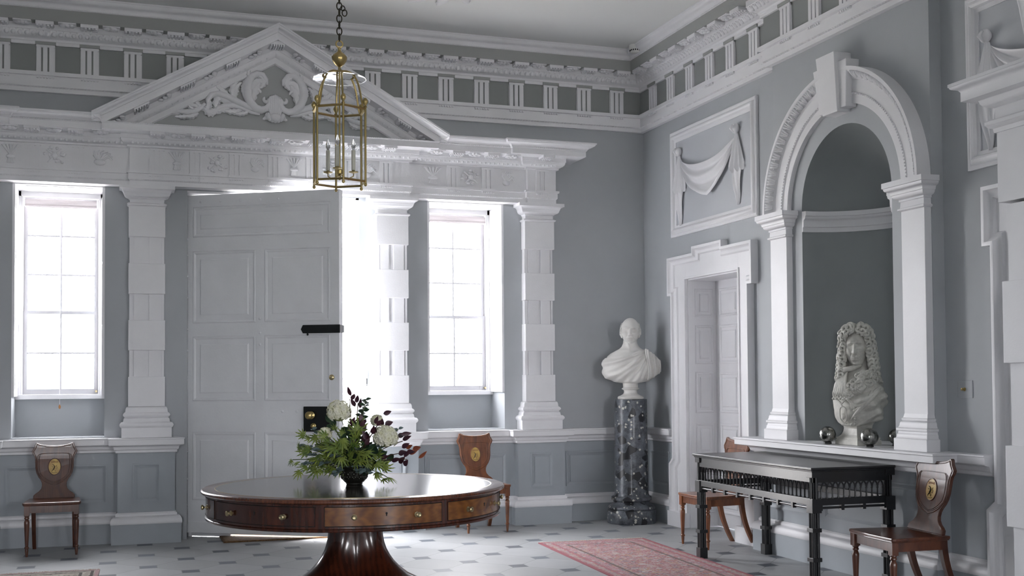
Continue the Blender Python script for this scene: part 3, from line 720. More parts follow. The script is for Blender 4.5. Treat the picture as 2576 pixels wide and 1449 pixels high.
# carved scrolls in the tympanum, one per side, with a central cabochon
def scroll(side):
    q = MB(); FN = lambda u, v, h: (CXP + side * u, EY1 + .016 - h, v)
    def ribbon(pts, ws, hs):
        ps = [FN(u, v, h) for (u, v), h in zip(pts, hs)]
        q.tube(ps, ws, 8, flat=.75)
    def spiral(cu, cv, r0, r1, a0, a1, n=18): return [(cu + (r0 + (r1 - r0) * i / n) * cos(a0 + (a1 - a0) * i / n), cv + (r0 + (r1 - r0) * i / n) * sin(a0 + (a1 - a0) * i / n)) for i in range(n + 1)]
    # big C: from the volute by the centre, down round and up to the leafy crest
    C = spiral(.075, 4.045, .018, .040, 2.2, -2.2 + 0, 10)
    arc2 = spiral(.225, 4.06, .150, .165, -2.75, .2 - .0, 16)
    ribbon(spiral(.088, 4.110, .010, .040, 7.2, 3.2, 14), [.016 + .0012 * i for i in range(15)], [.03] * 15)
    belly = [(.050, 4.105), (.052, 4.055), (.080, 4.015), (.125, 4.0), (.180, 4.010), (.230, 4.055), (.255, 4.12), (.262, 4.19), (.248, 4.26), (.215, 4.315), (.165, 4.345), (.115, 4.335), (.080, 4.29), (.074, 4.25)]
    ribbon(belly, [.026, .032, .038, .042, .046, .050, .052, .052, .048, .042, .036, .030, .026, .014], [.03 + .014 * sin(i) ** 2 for i in range(14)])
    for (u, v), a, L, W, c in (((.20, 4.06), 1.5, .26, .045, .5), ((.235, 4.14), 1.75, .24, .045, .7), ((.245, 4.22), 2.3, .20, .04, .8), ((.20, 4.33), 2.9, .16, .038, 1.2), ((.15, 4.34), 3.6, .15, .036, 1.2), ((.10, 4.33), 4.5, .14, .032, .6),
                            ((.26, 4.10), 1.2, .20, .04, .5), ((.29, 4.12), 1.6, .20, .036, .2), ((.24, 4.19), 2.6, .13, .03, .9), ((.22, 4.29), .6, .10, .03, 1.0)):
        leafblade(q, (u, v), a, L, W, FN, .030, .035, c)
    out_ = [(.20, 4.01), (.28, 4.035), (.36, 4.07), (.44, 4.105), (.52, 4.125), (.585, 4.11), (.62, 4.06), (.615, 4.02)]
    ribbon(out_, [.034, .042, .046, .048, .046, .040, .030, .016], [.024] * 8)
    low_ = [(.14, 3.96), (.22, 3.975), (.30, 4.005), (.38, 4.03), (.46, 4.02), (.53, 3.985), (.56, 3.955)]
    ribbon(low_, [.012, .022, .030, .036, .038, .034, .022], [.018] * 7)
    for (u, v), a, L, W, c in (((.34, 4.05), .2, .26, .045, .1), ((.46, 4.12), -.3, .18, .045, -.9), ((.40, 4.04), -.6, .20, .045, .2), ((.50, 4.02), -1.0, .14, .045, .5), ((.30, 4.0), -.5, .18, .035, .4), ((.54, 3.95), -.2, .12, .05, .6), ((.36, 4.08), .9, .20, .04, .9), ((.36, 4.10), 1.3, .17, .036, .7), ((.42, 4.12), .5, .18, .04, .2), ((.24, 3.99), -.7, .14, .03, .5), ((.60, 4.07), -1.6, .12, .04, .4)):
        leafblade(q, (u, v), a, L, W, FN, .022, .034, c)
    tail = [(.64, 4.03), (.68, 3.985), (.74, 3.95), (.81, 3.94), (.88, 3.945), (.95, 3.925)]
    ribbon(tail, [.018, .030, .036, .034, .026, .014], [.016] * 6)
    for (u, v), a, L, W, c in (((.68, 4.0), .0, .17, .035, .3), ((.74, 3.97), .5, .14, .034, .8), ((.80, 3.94), .1, .18, .032, .2), ((.70, 3.94), -.7, .13, .035, .4), ((.62, 3.97), .3, .16, .03, .5), ((.86, 3.92), .0, .15, .028, .4), ((.76, 3.91), -.3, .15, .03, .2)):
        leafblade(q, (u, v), a, L, W, FN, .014, .032, c)
    B('scroll_carving', q, PORTAL, pe, smooth=60)
scroll(-1); scroll(1)
q = MB()
for k in range(-3, 4): q.tube([(CXP + k * .010, EY1 - .02, 3.93), (CXP + k * .019, EY1 - .035, 4.02), (CXP + k * .020, EY1 - .035, 4.09), (CXP + k * .014, EY1 - .022, 4.150 - abs(k) * .006)], [.012, .015, .015, .011], 7)
for k in range(9):
    a = PI * k / 8; q.ell((CXP + cos(a) * .070, EY1 - .02, 3.955 - sin(a) * .040), (.026, .028, .030), 7, 5)
q.ell((CXP, EY1 - .035, 3.935), (.050, .030, .040), 9, 6)
for s in (-1, 1): leafblade(q, (CXP + s * .03, 3.97), -PI / 2 + s * 1.0, .10, .03, lambda u, v, h: (u, EY1 + .016 - h, v), .02, .03, 0)
B('central_shell', q, PORTAL, pe, smooth=180)
# ------------------------------------------------------------------ windows
PFS = [(0, -.004), (0, .0), (.008, .010), (.016, .012), (.024, .004), (.026, -.004)]
def field(q, u0, u1, v0, v1, fn, mold=.028, mh=.010, inset=.05, fh=.012, base=0):
    """sunk panel border moulding and a fielded centre (all raised from the surface by a few mm)"""
    P = [(0, base - .004), (0, base + mh * .4), (mold * .35, base + mh), (mold * .7, base + mh * .8), (mold, base + mh * .2), (mold, base - .004)]
    q.sweep([(u0, v0), (u0, v1), (u1, v1), (u1, v0)], P, fn, closed=True)
    a, b, c, d = u0 + inset, u1 - inset, v0 + inset, v1 - inset
    if b > a and d > c:
        e = .010
        n = len(q.v)
        vs = [fn(a, c, base - .002), fn(b, c, base - .002), fn(b, d, base - .002), fn(a, d, base - .002), fn(a, c, base + fh * .5), fn(b, c, base + fh * .5), fn(b, d, base + fh * .5), fn(a, d, base + fh * .5),
              fn(a + e, c + e, base + fh), fn(b - e, c + e, base + fh), fn(b - e, d - e, base + fh), fn(a + e, d - e, base + fh)]
        q.add(vs, [(0, 1, 5, 4), (1, 2, 6, 5), (2, 3, 7, 6), (3, 0, 4, 7), (4, 5, 9, 8), (5, 6, 10, 9), (6, 7, 11, 10), (7, 4, 8, 11), (8, 9, 10, 11)])
for wi, (x0, x1) in enumerate(WIN):
    t = E('window_%d' % (wi + 1), ((x0 + x1) / 2, 11.62, ZW0), ('tall white sash window with a raised roller blind and a hanging pull cord', 'tall white sash window beside the folded panelled shutter')[wi], 'window', kind='structure')
    yb = 11.60
    f = MB()      # box frame with sill and head
    f.box(x0, x0 + .045, yb, yb + .12, ZW0, ZW1); f.box(x1 - .045, x1, yb, yb + .12, ZW0, ZW1); f.box(x0, x1, yb, yb + .12, 3.19, ZW1); f.box(x0, x1, yb - .03, yb + .15, ZW0 - .02, ZW0 + .025)
    f.box(x0 + .045, x0 + .062, yb + .012, yb + .10, ZW0, 3.19); f.box(x1 - .062, x1 - .045, yb + .012, yb + .10, ZW0, 3.19)
    B('window_frame', f, WHITE, t, bevel=.003)
    # two sashes, five rows of two panes
    gx0, gx1 = x0 + .062, x1 - .062
    rows = [1.345, 1.735, 2.115, 2.470, 2.835, 3.185]
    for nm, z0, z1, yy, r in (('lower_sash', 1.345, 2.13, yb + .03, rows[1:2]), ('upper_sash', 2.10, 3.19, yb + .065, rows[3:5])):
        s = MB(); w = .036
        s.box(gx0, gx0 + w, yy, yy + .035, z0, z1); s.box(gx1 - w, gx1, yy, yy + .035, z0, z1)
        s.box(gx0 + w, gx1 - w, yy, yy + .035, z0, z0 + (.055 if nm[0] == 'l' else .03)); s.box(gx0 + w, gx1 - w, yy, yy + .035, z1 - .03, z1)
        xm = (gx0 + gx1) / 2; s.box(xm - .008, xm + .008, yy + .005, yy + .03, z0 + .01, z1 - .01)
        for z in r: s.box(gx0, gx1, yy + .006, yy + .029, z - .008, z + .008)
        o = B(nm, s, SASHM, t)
        B('glass_pane', MB().box(gx0 + .02, gx1 - .02, yy + .016, yy + .019, z0 + .02, z1 - .02), GLASS, o)
    # roller blind
    bl = MB(); bl.lathe([(.030, x0 + .075), (.030, x1 - .075)], 16, (0, yb - .012, 3.135), 'x')
    bl.box(x0 + .078, x1 - .078, yb - .030, yb - .027, 3.10, 3.135); bl.lathe([(.012, x0 + .078), (.012, x1 - .078)], 8, (0, yb - .028, 3.098), 'x')
    o = B('roller_blind', bl, BLINDM, t, smooth=40)
    br = MB(); br.box(x1 - .078, x1 - .066, yb - .045, yb, 3.10, 3.175); br.box(x0 + .066, x0 + .078, yb - .045, yb, 3.10, 3.175); B('bracket', br, WHITE, o)
    if wi == 0:
        cm = MB(); xc = -.52; cm.tube([(xc, yb - .035, 3.1), (xc, yb - .04, 1.25)], .0018, 5); B('pull_cord', cm, WHITE, o)
        cm = MB(); cm.lathe([(0, -.02), (.007, -.018), (.011, 0), (.006, .014), (.003, .02)], 10, (xc, yb - .04, 1.235)); B('cord_acorn', cm, mat('orange_wood', (.45, .2, .06), .4), o, smooth=60)
    # soffit with a sunk panel, splayed shutters folded against both reveals
    sf = MB(); sf.box(x0, x1, YB - .0, yb, ZW1 - .012, ZW1 + .01)
    fs_ = lambda u, v, h: (u, v, ZW1 - .012 - h); field(sf, x0 + .10, x1 - .10, YB + .06, yb - .08, fs_, .03, .010, .06, .008)
    B('soffit_panel', sf, WHITE, t)
    for sd in (0, 1):
        xs = x0 if sd == 0 else x1; sg = 1 if sd == 0 else -1
        sh = MB(); a, b = sorted((xs, xs + sg * .022)); sh.box(a, b, YB + .004, yb - .003, ZW0 + .01, ZW1 - .014)
        fsh = lambda u, v, h, xs=xs, sg=sg: (xs + sg * (.022 + h), u, v)
        for z0, z1 in ((1.40, 1.93), (1.985, 2.51), (2.565, 3.16)):
            field(sh, YB + .075, yb - .09, z0, z1, fsh, .03, .009, .055, .011)
        o = B('shutter', sh, WHITE, t)
        hg = MB()
        for z in (1.5, 2.25, 3.0): hg.tube([(xs + sg * .024, yb - .008, z - .03), (xs + sg * .024, yb - .008, z + .03)], .006, 6)
        B('hinge', hg, WHITE, o)
    ls = MB(); ls.lathe([(.0, -.03), (.010, -.03), (.010, -.022), (.005, -.018), (.010, -.006), (.008, 0), (.012, 0)], 10, (gx1 - .015, yb + .02, 1.375), 'y'); B('sash_lift', ls, BRASSD, t, smooth=60)

# ------------------------------------------------------------------ front door leaf standing open 31 degrees
t = E('door_1', (.612, 11.36, .050), 'white panelled front door standing half open into the hall', 'door', kind='structure'); t.rotation_euler = (0, 0, -math.radians(31))
LW, LH, LT = 1.535, 3.165, .065
fd = lambda u, v, h: (u, -LT / 2 - h, v)
q = MB(); q.box(0, LW, -LT / 2, LT / 2, 0, LH)
ST = .012       # stiles and rails stand proud of the panels
PX = ((.075, .715), (.800, 1.450)); PZ = ((.30, .94 + 0), (1.225, 1.835), (1.955, 2.635))
def frame_face(fn):
    rails = [(0, .30 - .0), (.94, 1.225), (1.835, 1.955), (2.635, 2.765), (3.055, LH)]
    for a, b in rails: q.prism([(0, a), (LW, a), (LW, b), (0, b)], -.004, ST, fn)
    for c_, d_ in ((.30, .94), (1.225, 1.835), (1.955, 2.635), (2.765, 3.055)):
        for a, b in ((0, .075), (1.450, LW)) + (((.715, .800),) if c_ < 2.7 else ()): q.prism([(a, c_), (b, c_), (b, d_), (a, d_)], -.004, ST, fn)
    for a, b in PX:
        for c, d in PZ: field(q, a, b, c, d, fn, .03, .014, .075, .011)
    field(q, .075, 1.450, 2.765, 3.055, fn, .03, .014, .075, .011)
frame_face(fd)
frame_face(lambda u, v, h: (u, LT / 2 + h, v))
q.prism([(0, -.0), (LW, 0), (LW, .10), (0, .10)], ST - .002, ST + .012, fd)
DOORM = mat('door_white_paint', (.83, .84, .86), .4, bump=.12, bscale=50, var=.05, vscale=2.5)
q.box(.02, .42, LT / 2 + ST, LT / 2 + ST + .03, -.044, .10); q.box(.42, 1.50, LT / 2 + ST, LT / 2 + ST + .03, -.022, .10)  # strips added on the outer face to block light leaking under the leaf
B('door_leaf', q, DOORM, t, world=False)
st = MB()
for u, v in [(.02 + 0, z) for z in (.25, .5, .75, .9, 1.2, 1.45, 1.7, 1.9, 2.2, 2.4, 2.6, 2.75, 2.9)] + [(x, 3.10) for x in (.16, .36, .56, .76, .94)] + [(x, .05) for x in (.2, .5, .8, 1.1, 1.4)] + [(.757, 1.86), (.757, 1.75), (.757, 1.99), (.98, 1.13), (1.12, 1.13)]:
    st.lathe([(.013, 0), (.013, .004), (.009, .008), (0, .010)], 8, (0, 0, 0), 'y', )
    n = 8 * 4
    for i in range(len(st.v) - n, len(st.v)): p = st.v[i]; st.v[i] = (p[0] + u, -LT / 2 - ST + .001 - p[1], p[2] + v)
B('studs', st, DOORM, t, smooth=50, world=False)
q = MB(); q.prism([(1.165, 1.945 - .062), (1.185, 1.908 - .062), (1.545, 1.908 - .062), (1.545, 1.985 - .062), (1.185, 1.985 - .062)], ST, ST + .014, fd)
q.ell((1.235, -LT / 2 - .03, 1.836), (.010, .012, .013), 8, 6); q.box(1.53, 1.548, -LT / 2 - .028, LT / 2 + .02, 1.85, 1.92)
B('iron_strap', q, IRON, t, bevel=.003, world=False)
q = MB(); q.box(1.20, 1.46, -LT / 2 - .05, -LT / 2 - ST, .945, 1.175); o = B('lock_box', q, LOCKM, t, bevel=.004, world=False)
q = MB(); q.lathe([(.036, 0), (.036, .006), (.024, .010), (.014, .018), (.012, .034), (.030, .046), (.036, .058), (.030, .072), (.012, .080), (0, .081)], 20, (0, 0, 0), 'y')
q.v = [(p[0] + 1.275, -LT / 2 - .05 - p[1], p[2] + 1.095) for p in q.v]; B('door_knob', q, BRASS, o, smooth=40, world=False)
q = MB(); q.lathe([(.024, 0), (.024, .006), (.014, .012), (.010, .022), (.018, .032), (0, .038)], 16, (0, 0, 0), 'y'); q.v = [(p[0] + 1.30, -LT / 2 - .05 - p[1], p[2] + 1.0) for p in q.v]; B('drop_handle', q, BRASS, o, smooth=40, world=False)
q = MB(); q.lathe([(.026, 0), (.026, .004), (.018, .012), (0, .016)], 16, (0, 0, 0), 'y'); q.v = [(p[0] + 1.462, -LT / 2 - ST - p[1], p[2] + 1.44) for p in q.v]
q.box(1.456, 1.468, -LT / 2 - ST - .018, -LT / 2 - ST, 1.432, 1.448); B('latch_escutcheon', q, BRASSD, t, smooth=40, world=False)
q = MB()
for z in (.28, 1.5, 2.75): q.tube([(-.002, -.045, z - .06), (-.002, -.045, z + .06)], .013, 8)
B('hinge', q, DOORM, t, world=False)
# door opening lining and threshold
t = E('trim_6', (1.41, 11.4, 0), 'white lining of the front door opening with threshold stone', 'door lining', kind='structure')
q = MB(); q.box(DO[1] - .03, DO[1] + .001, YB + .004, YO, 0, 3.245); q.box(DO[0] - .001, DO[0] + .008, YB + .25, YO, 0, 3.245); q.box(DO[0], DO[1], YB + .004, YO, 3.225, 3.246)
fl = lambda u, v, h: (DO[1] - .03 - h, u, v)
for z0, z1 in ((.2, 1.0), (1.1, 2.1), (2.2, 3.1)): field(q, YB + .10, YO - .12, z0, z1, fl, .03, .010, .07, .010)
q.box(DO[0] - .001, DO[0] + .060, YB + .212, YB + .31, 0, 3.225); q.box(DO[0], .92, YB + .32, YB + .36, 0, .022)  # stop and low floor bar added to close light leaks beside the hinge
B('jamb_lining', q, WHITE, t)
B('threshold', MB().box(DO[0], DO[1], YB + .42, YO + .25, 0, .012), mat('threshold_stone', (.42, .42, .42), .5, var=.1), t)

# ------------------------------------------------------------------ doorcases on the right wall
def doorcase(t, y0, y1, key=True):
    """moulded frame with ears round an opening from y0 to y1 (y1 is farther away)"""
    W = .235; yc = (y0 + y1) / 2; zo = ZD + W
    # inner fascia, nearly flush
    q = MB()
    for a, b, c, d in ((y0 - W + .03, y0, .14, zo - .02), (y1, y1 + W - .03, .14, zo - .02)):
        q.box(XR - .022, XR + .10, a, b, c, d)
    q.box(XR - .022, XR + .10, y0, y1, ZD, zo - .02)
    for s_, ye in ((1, y1 + W - .03), (-1, y0 - W + .03)):
        a, b = sorted((ye, ye + s_ * .075)); q.box(XR - .021, XR, a, b, 2.33, zo - .02)
    for yy, s in ((y0, -1), (y1, 1)):
        a, b = sorted((yy + s * .0005, yy + s * .022)); q.box(XR - .034, XR - .001, a, b, .146, ZD + .021)
    q.box(XR - .034, XR - .001, y0 - .0005, y1 + .0005, ZD + .0005, ZD + .021)
    B('fascia', q, WHITE, t, bevel=.002)
    # projecting outer moulding following the ears (path goes round the outside)
    er = .075; ze = 2.285; zb = .65
    pth = [(y1 + W + er, .14), (y1 + W + er, zb - .04), (y1 + W, zb + .02), (y1 + W, ze), (y1 + W + er, ze), (y1 + W + er, zo)]
    if key: pth += [(yc + .29, zo), (yc + .29, zo + .062), (yc - .29, zo + .062), (yc - .29, zo)]
    pth += [(y0 - W - er, zo), (y0 - W - er, ze), (y0 - W, ze), (y0 - W, zb + .02), (y0 - W - er, zb - .04), (y0 - W - er, .14)]
    PR = [(0, -.01), (0, .072), (.012, .076), (.026, .074)] + [(p, h) for p, h in arcp(.028, .070, .068, .040, 4, 'in')] + [(.074, .036), (.078, .026), (.084, .022), (.084, -.01)]
    # travel order keeps the offset pointing inwards
    B('outer_moulding', MB().sweep(pth[::-1], [(p, h) for p, h in PR], fR), WHITE, t, smooth=35)
    q = MB()
    for s, yy in ((1, y1 + W + er), (-1, y0 - W - er)):
        a, b = sorted((yy + s * .01, yy - s * (W + er - .0))); q.box(XR - .088, XR, a, b, 0, .145)
        a, b = sorted((yy - s * .06, yy - s * (er + .028))); q.box(XR - .018, XR, a, b, .146, zb)
    B('plinth_block', q, WHITE, t, bevel=.002)
t = E('door_2', (XR, sum(D2) / 2, 0), 'white panelled door deep in the eared doorcase behind the marble bust', 'door', kind='structure'); doorcase(t, *D2)
LX = XR + .30
q = MB()
fl = lambda u, v, h: (u, D2[1] - h, v)         # far reveal, seen from the room
q.box(XR + .0, LX + .05, D2[1] - .012, D2[1] + .002, 0, ZD); q.box(XR, LX + .05, D2[0] - .002, D2[0] + .012, 0, ZD); q.box(XR, LX + .05, D2[0], D2[1], ZD - .012, ZD + .002)
fl = lambda u, v, h: (u, D2[1] - .012 - h, v)
for z0, z1 in ((.14, .60), (.70, 1.02), (1.12, 1.52), (1.60, 1.98), (2.06, 2.34)): field(q, XR + .07, LX - .03, z0, z1, fl, .025, .009, .05, .010)
B('panelled_reveal', q, WHITE, t)
q = MB(); q.box(LX, LX + .05, D2[0] + .01, D2[1] - .01, .01, ZD - .01)
ff = lambda u, v, h: (LX - h, u, v)
for a, b in ((D2[0] + .10, D2[0] + .46), (D2[0] + .56, D2[1] - .09)):
    for z0, z1 in ((.14, .60), (.70, 1.02), (1.12, 1.52), (1.60, 1.98), (2.06, 2.34)): field(q, a, b, z0, z1, ff, .03, .010, .055, .011)
B('door_leaf', q, WHITE, t)
t = E('door_3', (XR, sum(D3) / 2, 0), 'white panelled door in the eared doorcase past the niche at the right edge', 'door', kind='structure'); doorcase(t, *D3)
q = MB(); q.box(LX, LX + .05, D3[0] + .01, D3[1] - .01, .01, ZD - .01); ff = lambda u, v, h: (LX - h, u, v)
for a, b in ((D3[0] + .10, D3[0] + .46), (D3[0] + .54, D3[1] - .09)):
    for z0, z1 in ((.14, .60), (.70, 1.02), (1.12, 1.52), (1.60, 1.98), (2.06, 2.34)): field(q, a, b, z0, z1, ff, .03, .010, .055, .011)
q.box(XR, LX, D3[1] - .002, D3[1] + .01, 0, ZD)
B('door_leaf', q, WHITE, t)

# ------------------------------------------------------------------ relief panels with drapery swags
def relief_panel(y0, y1, z0, z1, label):
    t = E('relief_panel', (XR, (y0 + y1) / 2, z0), label, 'relief panel', 'plaster relief panels over the doors')
    PR = [(0, -.004), (0, .022), (.010, .028), (.022, .026)] + [(.03, .020), (.045, .040), (.060, .046), (.075, .038), (.085, .018), (.10, .014), (.112, .014), (.112, -.004)]
    B('frame', MB().sweep([(y0, z0), (y0, z1), (y1, z1), (y1, z0)][::1], PR, fR, closed=True), WHITE, t, smooth=35)
    B('ground', MB().prism([(y0 + .09, z0 + .09), (y1 - .09, z0 + .09), (y1 - .09, z1 - .09), (y0 + .09, z1 - .09)], -.002, .006, fR), PANELM, t)
    W = y1 - y0; ya, yb_ = y1 - .20, y0 + .34         # far and near knots
    zk = z0 + .835
    for yy in (ya, yb_):
        q = MB(); c = fR(yy, zk, .035); q.ell(c, (.035, .045, .045), 14, 8); q.tube([fR(yy - .006, zk + .03, .06), fR(yy + .012, zk - .0, .072), fR(yy - .004, zk - .04, .05)], [.012, .017, .010], 8)
        q.tube([fR(yy, zk, 0), fR(yy, zk, .04)], .025, 10)
        B('knot', q, WHITE, t, smooth=180)
    # swag between the knots: nested catenary folds
    q = MB()
    def sw(s, k):      # s along, k across (0 top edge .. 1 bottom edge)
        y = ya + (yb_ - ya) * s; drop = .17 + .30 * k; wob = (1 - abs(2 * s - 1) ** 2.2)
        z = zk - .045 - drop * (wob ** .9) * (1 - .08 * sin(s * PI))
        if k > .8: z -= .05 * max(0, 1 - abs(s - .55) * 5)
        h = .012 + .040 * (sin(PI * (k * 4.2 + .35 + .5 * s)) * .5 + .5) * min(1, wob * 2.5) + .012 * wob
        return fR(y, z, h)
    q.grid(sw, 40, 26); 
    q.grid(lambda s, k: (XR - .004, sw(s, k)[1], sw(s, k)[2]), 40, 1)
    B('swag', q, WHITE, t, smooth=180)
    for yy, L in ((ya, .62), (yb_, .58)):
        q = MB()
        def tl(s, k, yy=yy, L=L):   # hanging tail: spreads, folds, then a second fall
            w = .020 + .105 * min(1, k * 1.15); u = (s - .5) * 2
            z = zk - .04 - L * .55 * k - (.05 * (1 - abs(u)) * 0) + .035 * sin(u * 9) * (k ** 6)
            h = .020 + .034 * (.5 + .5 * sin(u * 9 + 1)) * (.3 + .7 * k)
            return fR(yy + u * w, z, h)
        q.grid(tl, 24, 12)
        def t2(s, k, yy=yy, L=L):
            w = .085 * (1 - k) ** .8 + .012; u = (s - .5) * 2; z = zk - .04 - L * (.52 + .60 * k)
            return fR(yy + u * w + .01 * sin(k * 5), z, .012 + .016 * (.5 + .5 * sin(u * 6 + k * 4)))
        q.grid(t2, 14, 12)
        B('hanging_drapery', q, WHITE, t, smooth=180)
relief_panel(8.845, 10.515, 2.872, 3.928, 'square plaster relief of a draped swag over the door beside the bust')
relief_panel(4.35, 6.20, 2.80, 3.93, 'plaster relief of hanging drapery cut off at the top right corner')

# ------------------------------------------------------------------ arch surround of the niche
def niche_pilaster(c, label):
    t = E('niche_pilaster', (BAYX, c, SH), label, 'pilaster', 'plain pilasters flanking the niche')
    B('shaft', MB().box(BAYX - .055, BAYX + .005, c - .122, c + .122, 1.20, 2.67), WHITE, t, bevel=.002)
    pth = [(BAYX, c + .115), (BAYX - .05, c + .115), (BAYX - .05, c - .115), (BAYX, c - .115)]
    bp_ = [(-.04, SH), (.058, SH), (.058, 1.035)] + [(.050, 1.037), (.044, 1.045)] + cyma(.044, 1.048, .036, 1.085, 3) + [(.046, 1.09), (.046, 1.105), (.036, 1.11), (.030, 1.125)] + arcp(.030, 1.125, .016, 1.155, 4, 'in') + [(.020, 1.16), (.020, 1.172), (.012, 1.178), (.006, 1.205), (-.04, 1.205)]
    B('pilaster_base', MB().sweep(pth, bp_, fx), WHITE, t, smooth=35)
    cp = [(-.04, 2.600), (.012, 2.600), (.024, 2.607), (.024, 2.617), (.010, 2.625), (.008, 2.665), (.016, 2.668), (.016, 2.680), (.022, 2.684)] + arcp(.022, 2.684, .050, 2.712, 4, 'out') + [(.056, 2.715)] + cyma(.058, 2.72, .090, 2.765, 4) + [(.098, 2.768), (.098, 2.805), (-.04, 2.808)]
    B('capital', MB().sweep(pth, cp, fx), WHITE, t, smooth=35)
niche_pilaster(8.305, 'plain white pilaster on the far side of the niche, nearer the marble column')
niche_pilaster(6.60, 'plain white pilaster on the near side of the niche, behind the right hall chair')
t = E('niche_arch', (BAYX, NC, 2.81), 'white semicircular moulded arch with stepped keystone above the niche', 'arch')
AC = 2.79
fA = lambda u, v, h: (BAYX - h, NC + v * cos(u), AC + v * sin(u))
def ring(prof, a0=0.02, a1=PI - .02, n=56, y=NC):
    q = MB(); m = len(prof)
    vs = [(BAYX - h, NC + r * cos(a0 + (a1 - a0) * i / n), AC + r * sin(a0 + (a1 - a0) * i / n)) for i in range(n + 1) for r, h in prof]
    fs = [(i * m + k, (i + 1) * m + k, (i + 1) * m + (k + 1) % m, i * m + (k + 1) % m) for i in range(n) for k in range(m)]
    fs += [tuple(range(m)), tuple(range(n * m, n * m + m))]
    q.add(vs, fs); return q
B('archivolt', ring([(.725, -.004), (.725, .040), (.790, .040), (.794, .050), (.802, .050), (.806, .046), (.90, .046), (.905, .052), (.925, .060), (.955, .100), (.965, .112), (.99, .112), (.99, -.004)]), WHITE, t, smooth=35)
for lo, hi in ((.05, PI / 2 - .25), (PI / 2 + .25, PI - .05)):
    q = MB(); n = 17
    for i in range(n):
        a = lo + (hi - lo) * (i + .5) / n; dr = Vector((0, cos(a), sin(a))); dt = Vector((0, -sin(a), cos(a))); C0 = Vector((BAYX, NC, AC))
        for w in (-1, 0, 1):
            p0 = C0 + dr * .912 + dt * (w * .010) + Vector((-.062, 0, 0)); p1 = C0 + dr * .935 + dt * (w * .017) + Vector((-.088, 0, 0)); p2 = C0 + dr * .957 + dt * (w * .026) + Vector((-.108, 0, 0))
            q.tube([p0, p1, p2], [.008, .011, .006], 6)
        q.ell(C0 + dr * .937 + dt * .037 + Vector((-.088, 0, 0)), (.009, .009, .009), 6, 4)
    B('leaf_moulding', q, WHITE, t, smooth=180)
    q = MB()
    for i in range(42):
        a = lo + (hi - lo) * (i + .5) / 42; q.ell((BAYX - .052, NC + .798 * cos(a), AC + .798 * sin(a)), (.007, .007, .007), 5, 3)
    B('bead_moulding', q, WHITE, t, smooth=180)
def wedge(q, y0, y1, y2, y3, z0, z1, d0, d1):   # bottom y0..y1, top y2..y3
    q.add([(BAYX + .002, y0, z0), (BAYX + .002, y1, z0), (BAYX + .002, y3, z1), (BAYX + .002, y2, z1), (BAYX - d0, y0, z0), (BAYX - d0, y1, z0), (BAYX - d1, y3, z1), (BAYX - d1, y2, z1)], [(0, 1, 2, 3), (4, 5, 6, 7), (0, 1, 5, 4), (1, 2, 6, 5), (2, 3, 7, 6), (3, 0, 4, 7)])
q = MB(); wedge(q, NC - .095, NC + .095, NC - .118, NC + .118, 3.445, 3.888, .115, .155); B('keystone', q, WHITE, t, bevel=.004)
for s in (-1, 1):
    q = MB(); a, b = sorted((NC + s * .09, NC + s * .17)); c, d = sorted((NC + s * .10, NC + s * .215)); wedge(q, a, b, c, d, 3.47, 3.815, .092, .115)
    B('keystone_wing', q, WHITE, t, bevel=.004)

# ------------------------------------------------------------------ projecting chimneypiece-like pier at the right edge
t = E('rusticated_pier', (4.7, 5.2, 0), 'white rusticated pier with moulded entablature cut off by the right picture edge', 'pier', )
PX0 = 4.80; PYE = 5.42
q = MB(); q.box(PX0 + .035, XR - .13, 4.22, PYE - .045, 0, 2.44)
q.box(PX0 + .02, XR - .2, 4.24, PYE - .085, 0, 2.44); B('shaft', q, WHITE, t)
for z0, z1 in ((0, .18), (.60, 1.06), (1.53, 2.0), (2.455, 2.9)): B('rusticated_block', MB().box(PX0, XR - .15, 4.2, PYE - .03 + (.02 if z0 == 2.455 else 0), z0, z1), WHITE, t, bevel=.003)
EP = [(4.95, PYE - .02), (PX0, PYE - .02), (PX0, 4.19)]
PP = [(-.1, 2.86), (.015, 2.86), (.018, 2.885), (.035, 2.890), (.05, 2.905), (.05, 2.925), (.035, 2.935), (.01, 2.94), (.01, 3.005), (.02, 3.01)] + arcp(.02, 3.01, .07, 3.05, 4, 'out') + [(.075, 3.055), (.14, 3.06), (.14, 3.115)] + cyma(.145, 3.118, .185, 3.15, 3) + [(.19, 3.152), (.19, 3.17), (-.1, 3.175)]
B('cornice', MB().sweep(EP, PP, fx), WHITE, t, smooth=35)
q = MB(); ff = lambda u, v, h: (PX0 + .05 + h, u, v)
q.prism([(5.16, 3.17), (4.23, 3.17), (4.23, 4.3), (5.36, 4.3), (5.34, 3.95), (5.29, 3.72), (5.24, 3.56), (5.20, 3.38)], 0, .25, ff)
q.tube([(PX0 + .05, 5.36, 4.3), (PX0 + .045, 5.34, 3.95), (PX0 + .045, 5.29, 3.72), (PX0 + .045, 5.24, 3.56), (PX0 + .045, 5.20, 3.38), (PX0 + .045, 5.17, 3.17)], .022, 8)
B('overmantel_scroll', q, WHITE, t, bevel=.006)
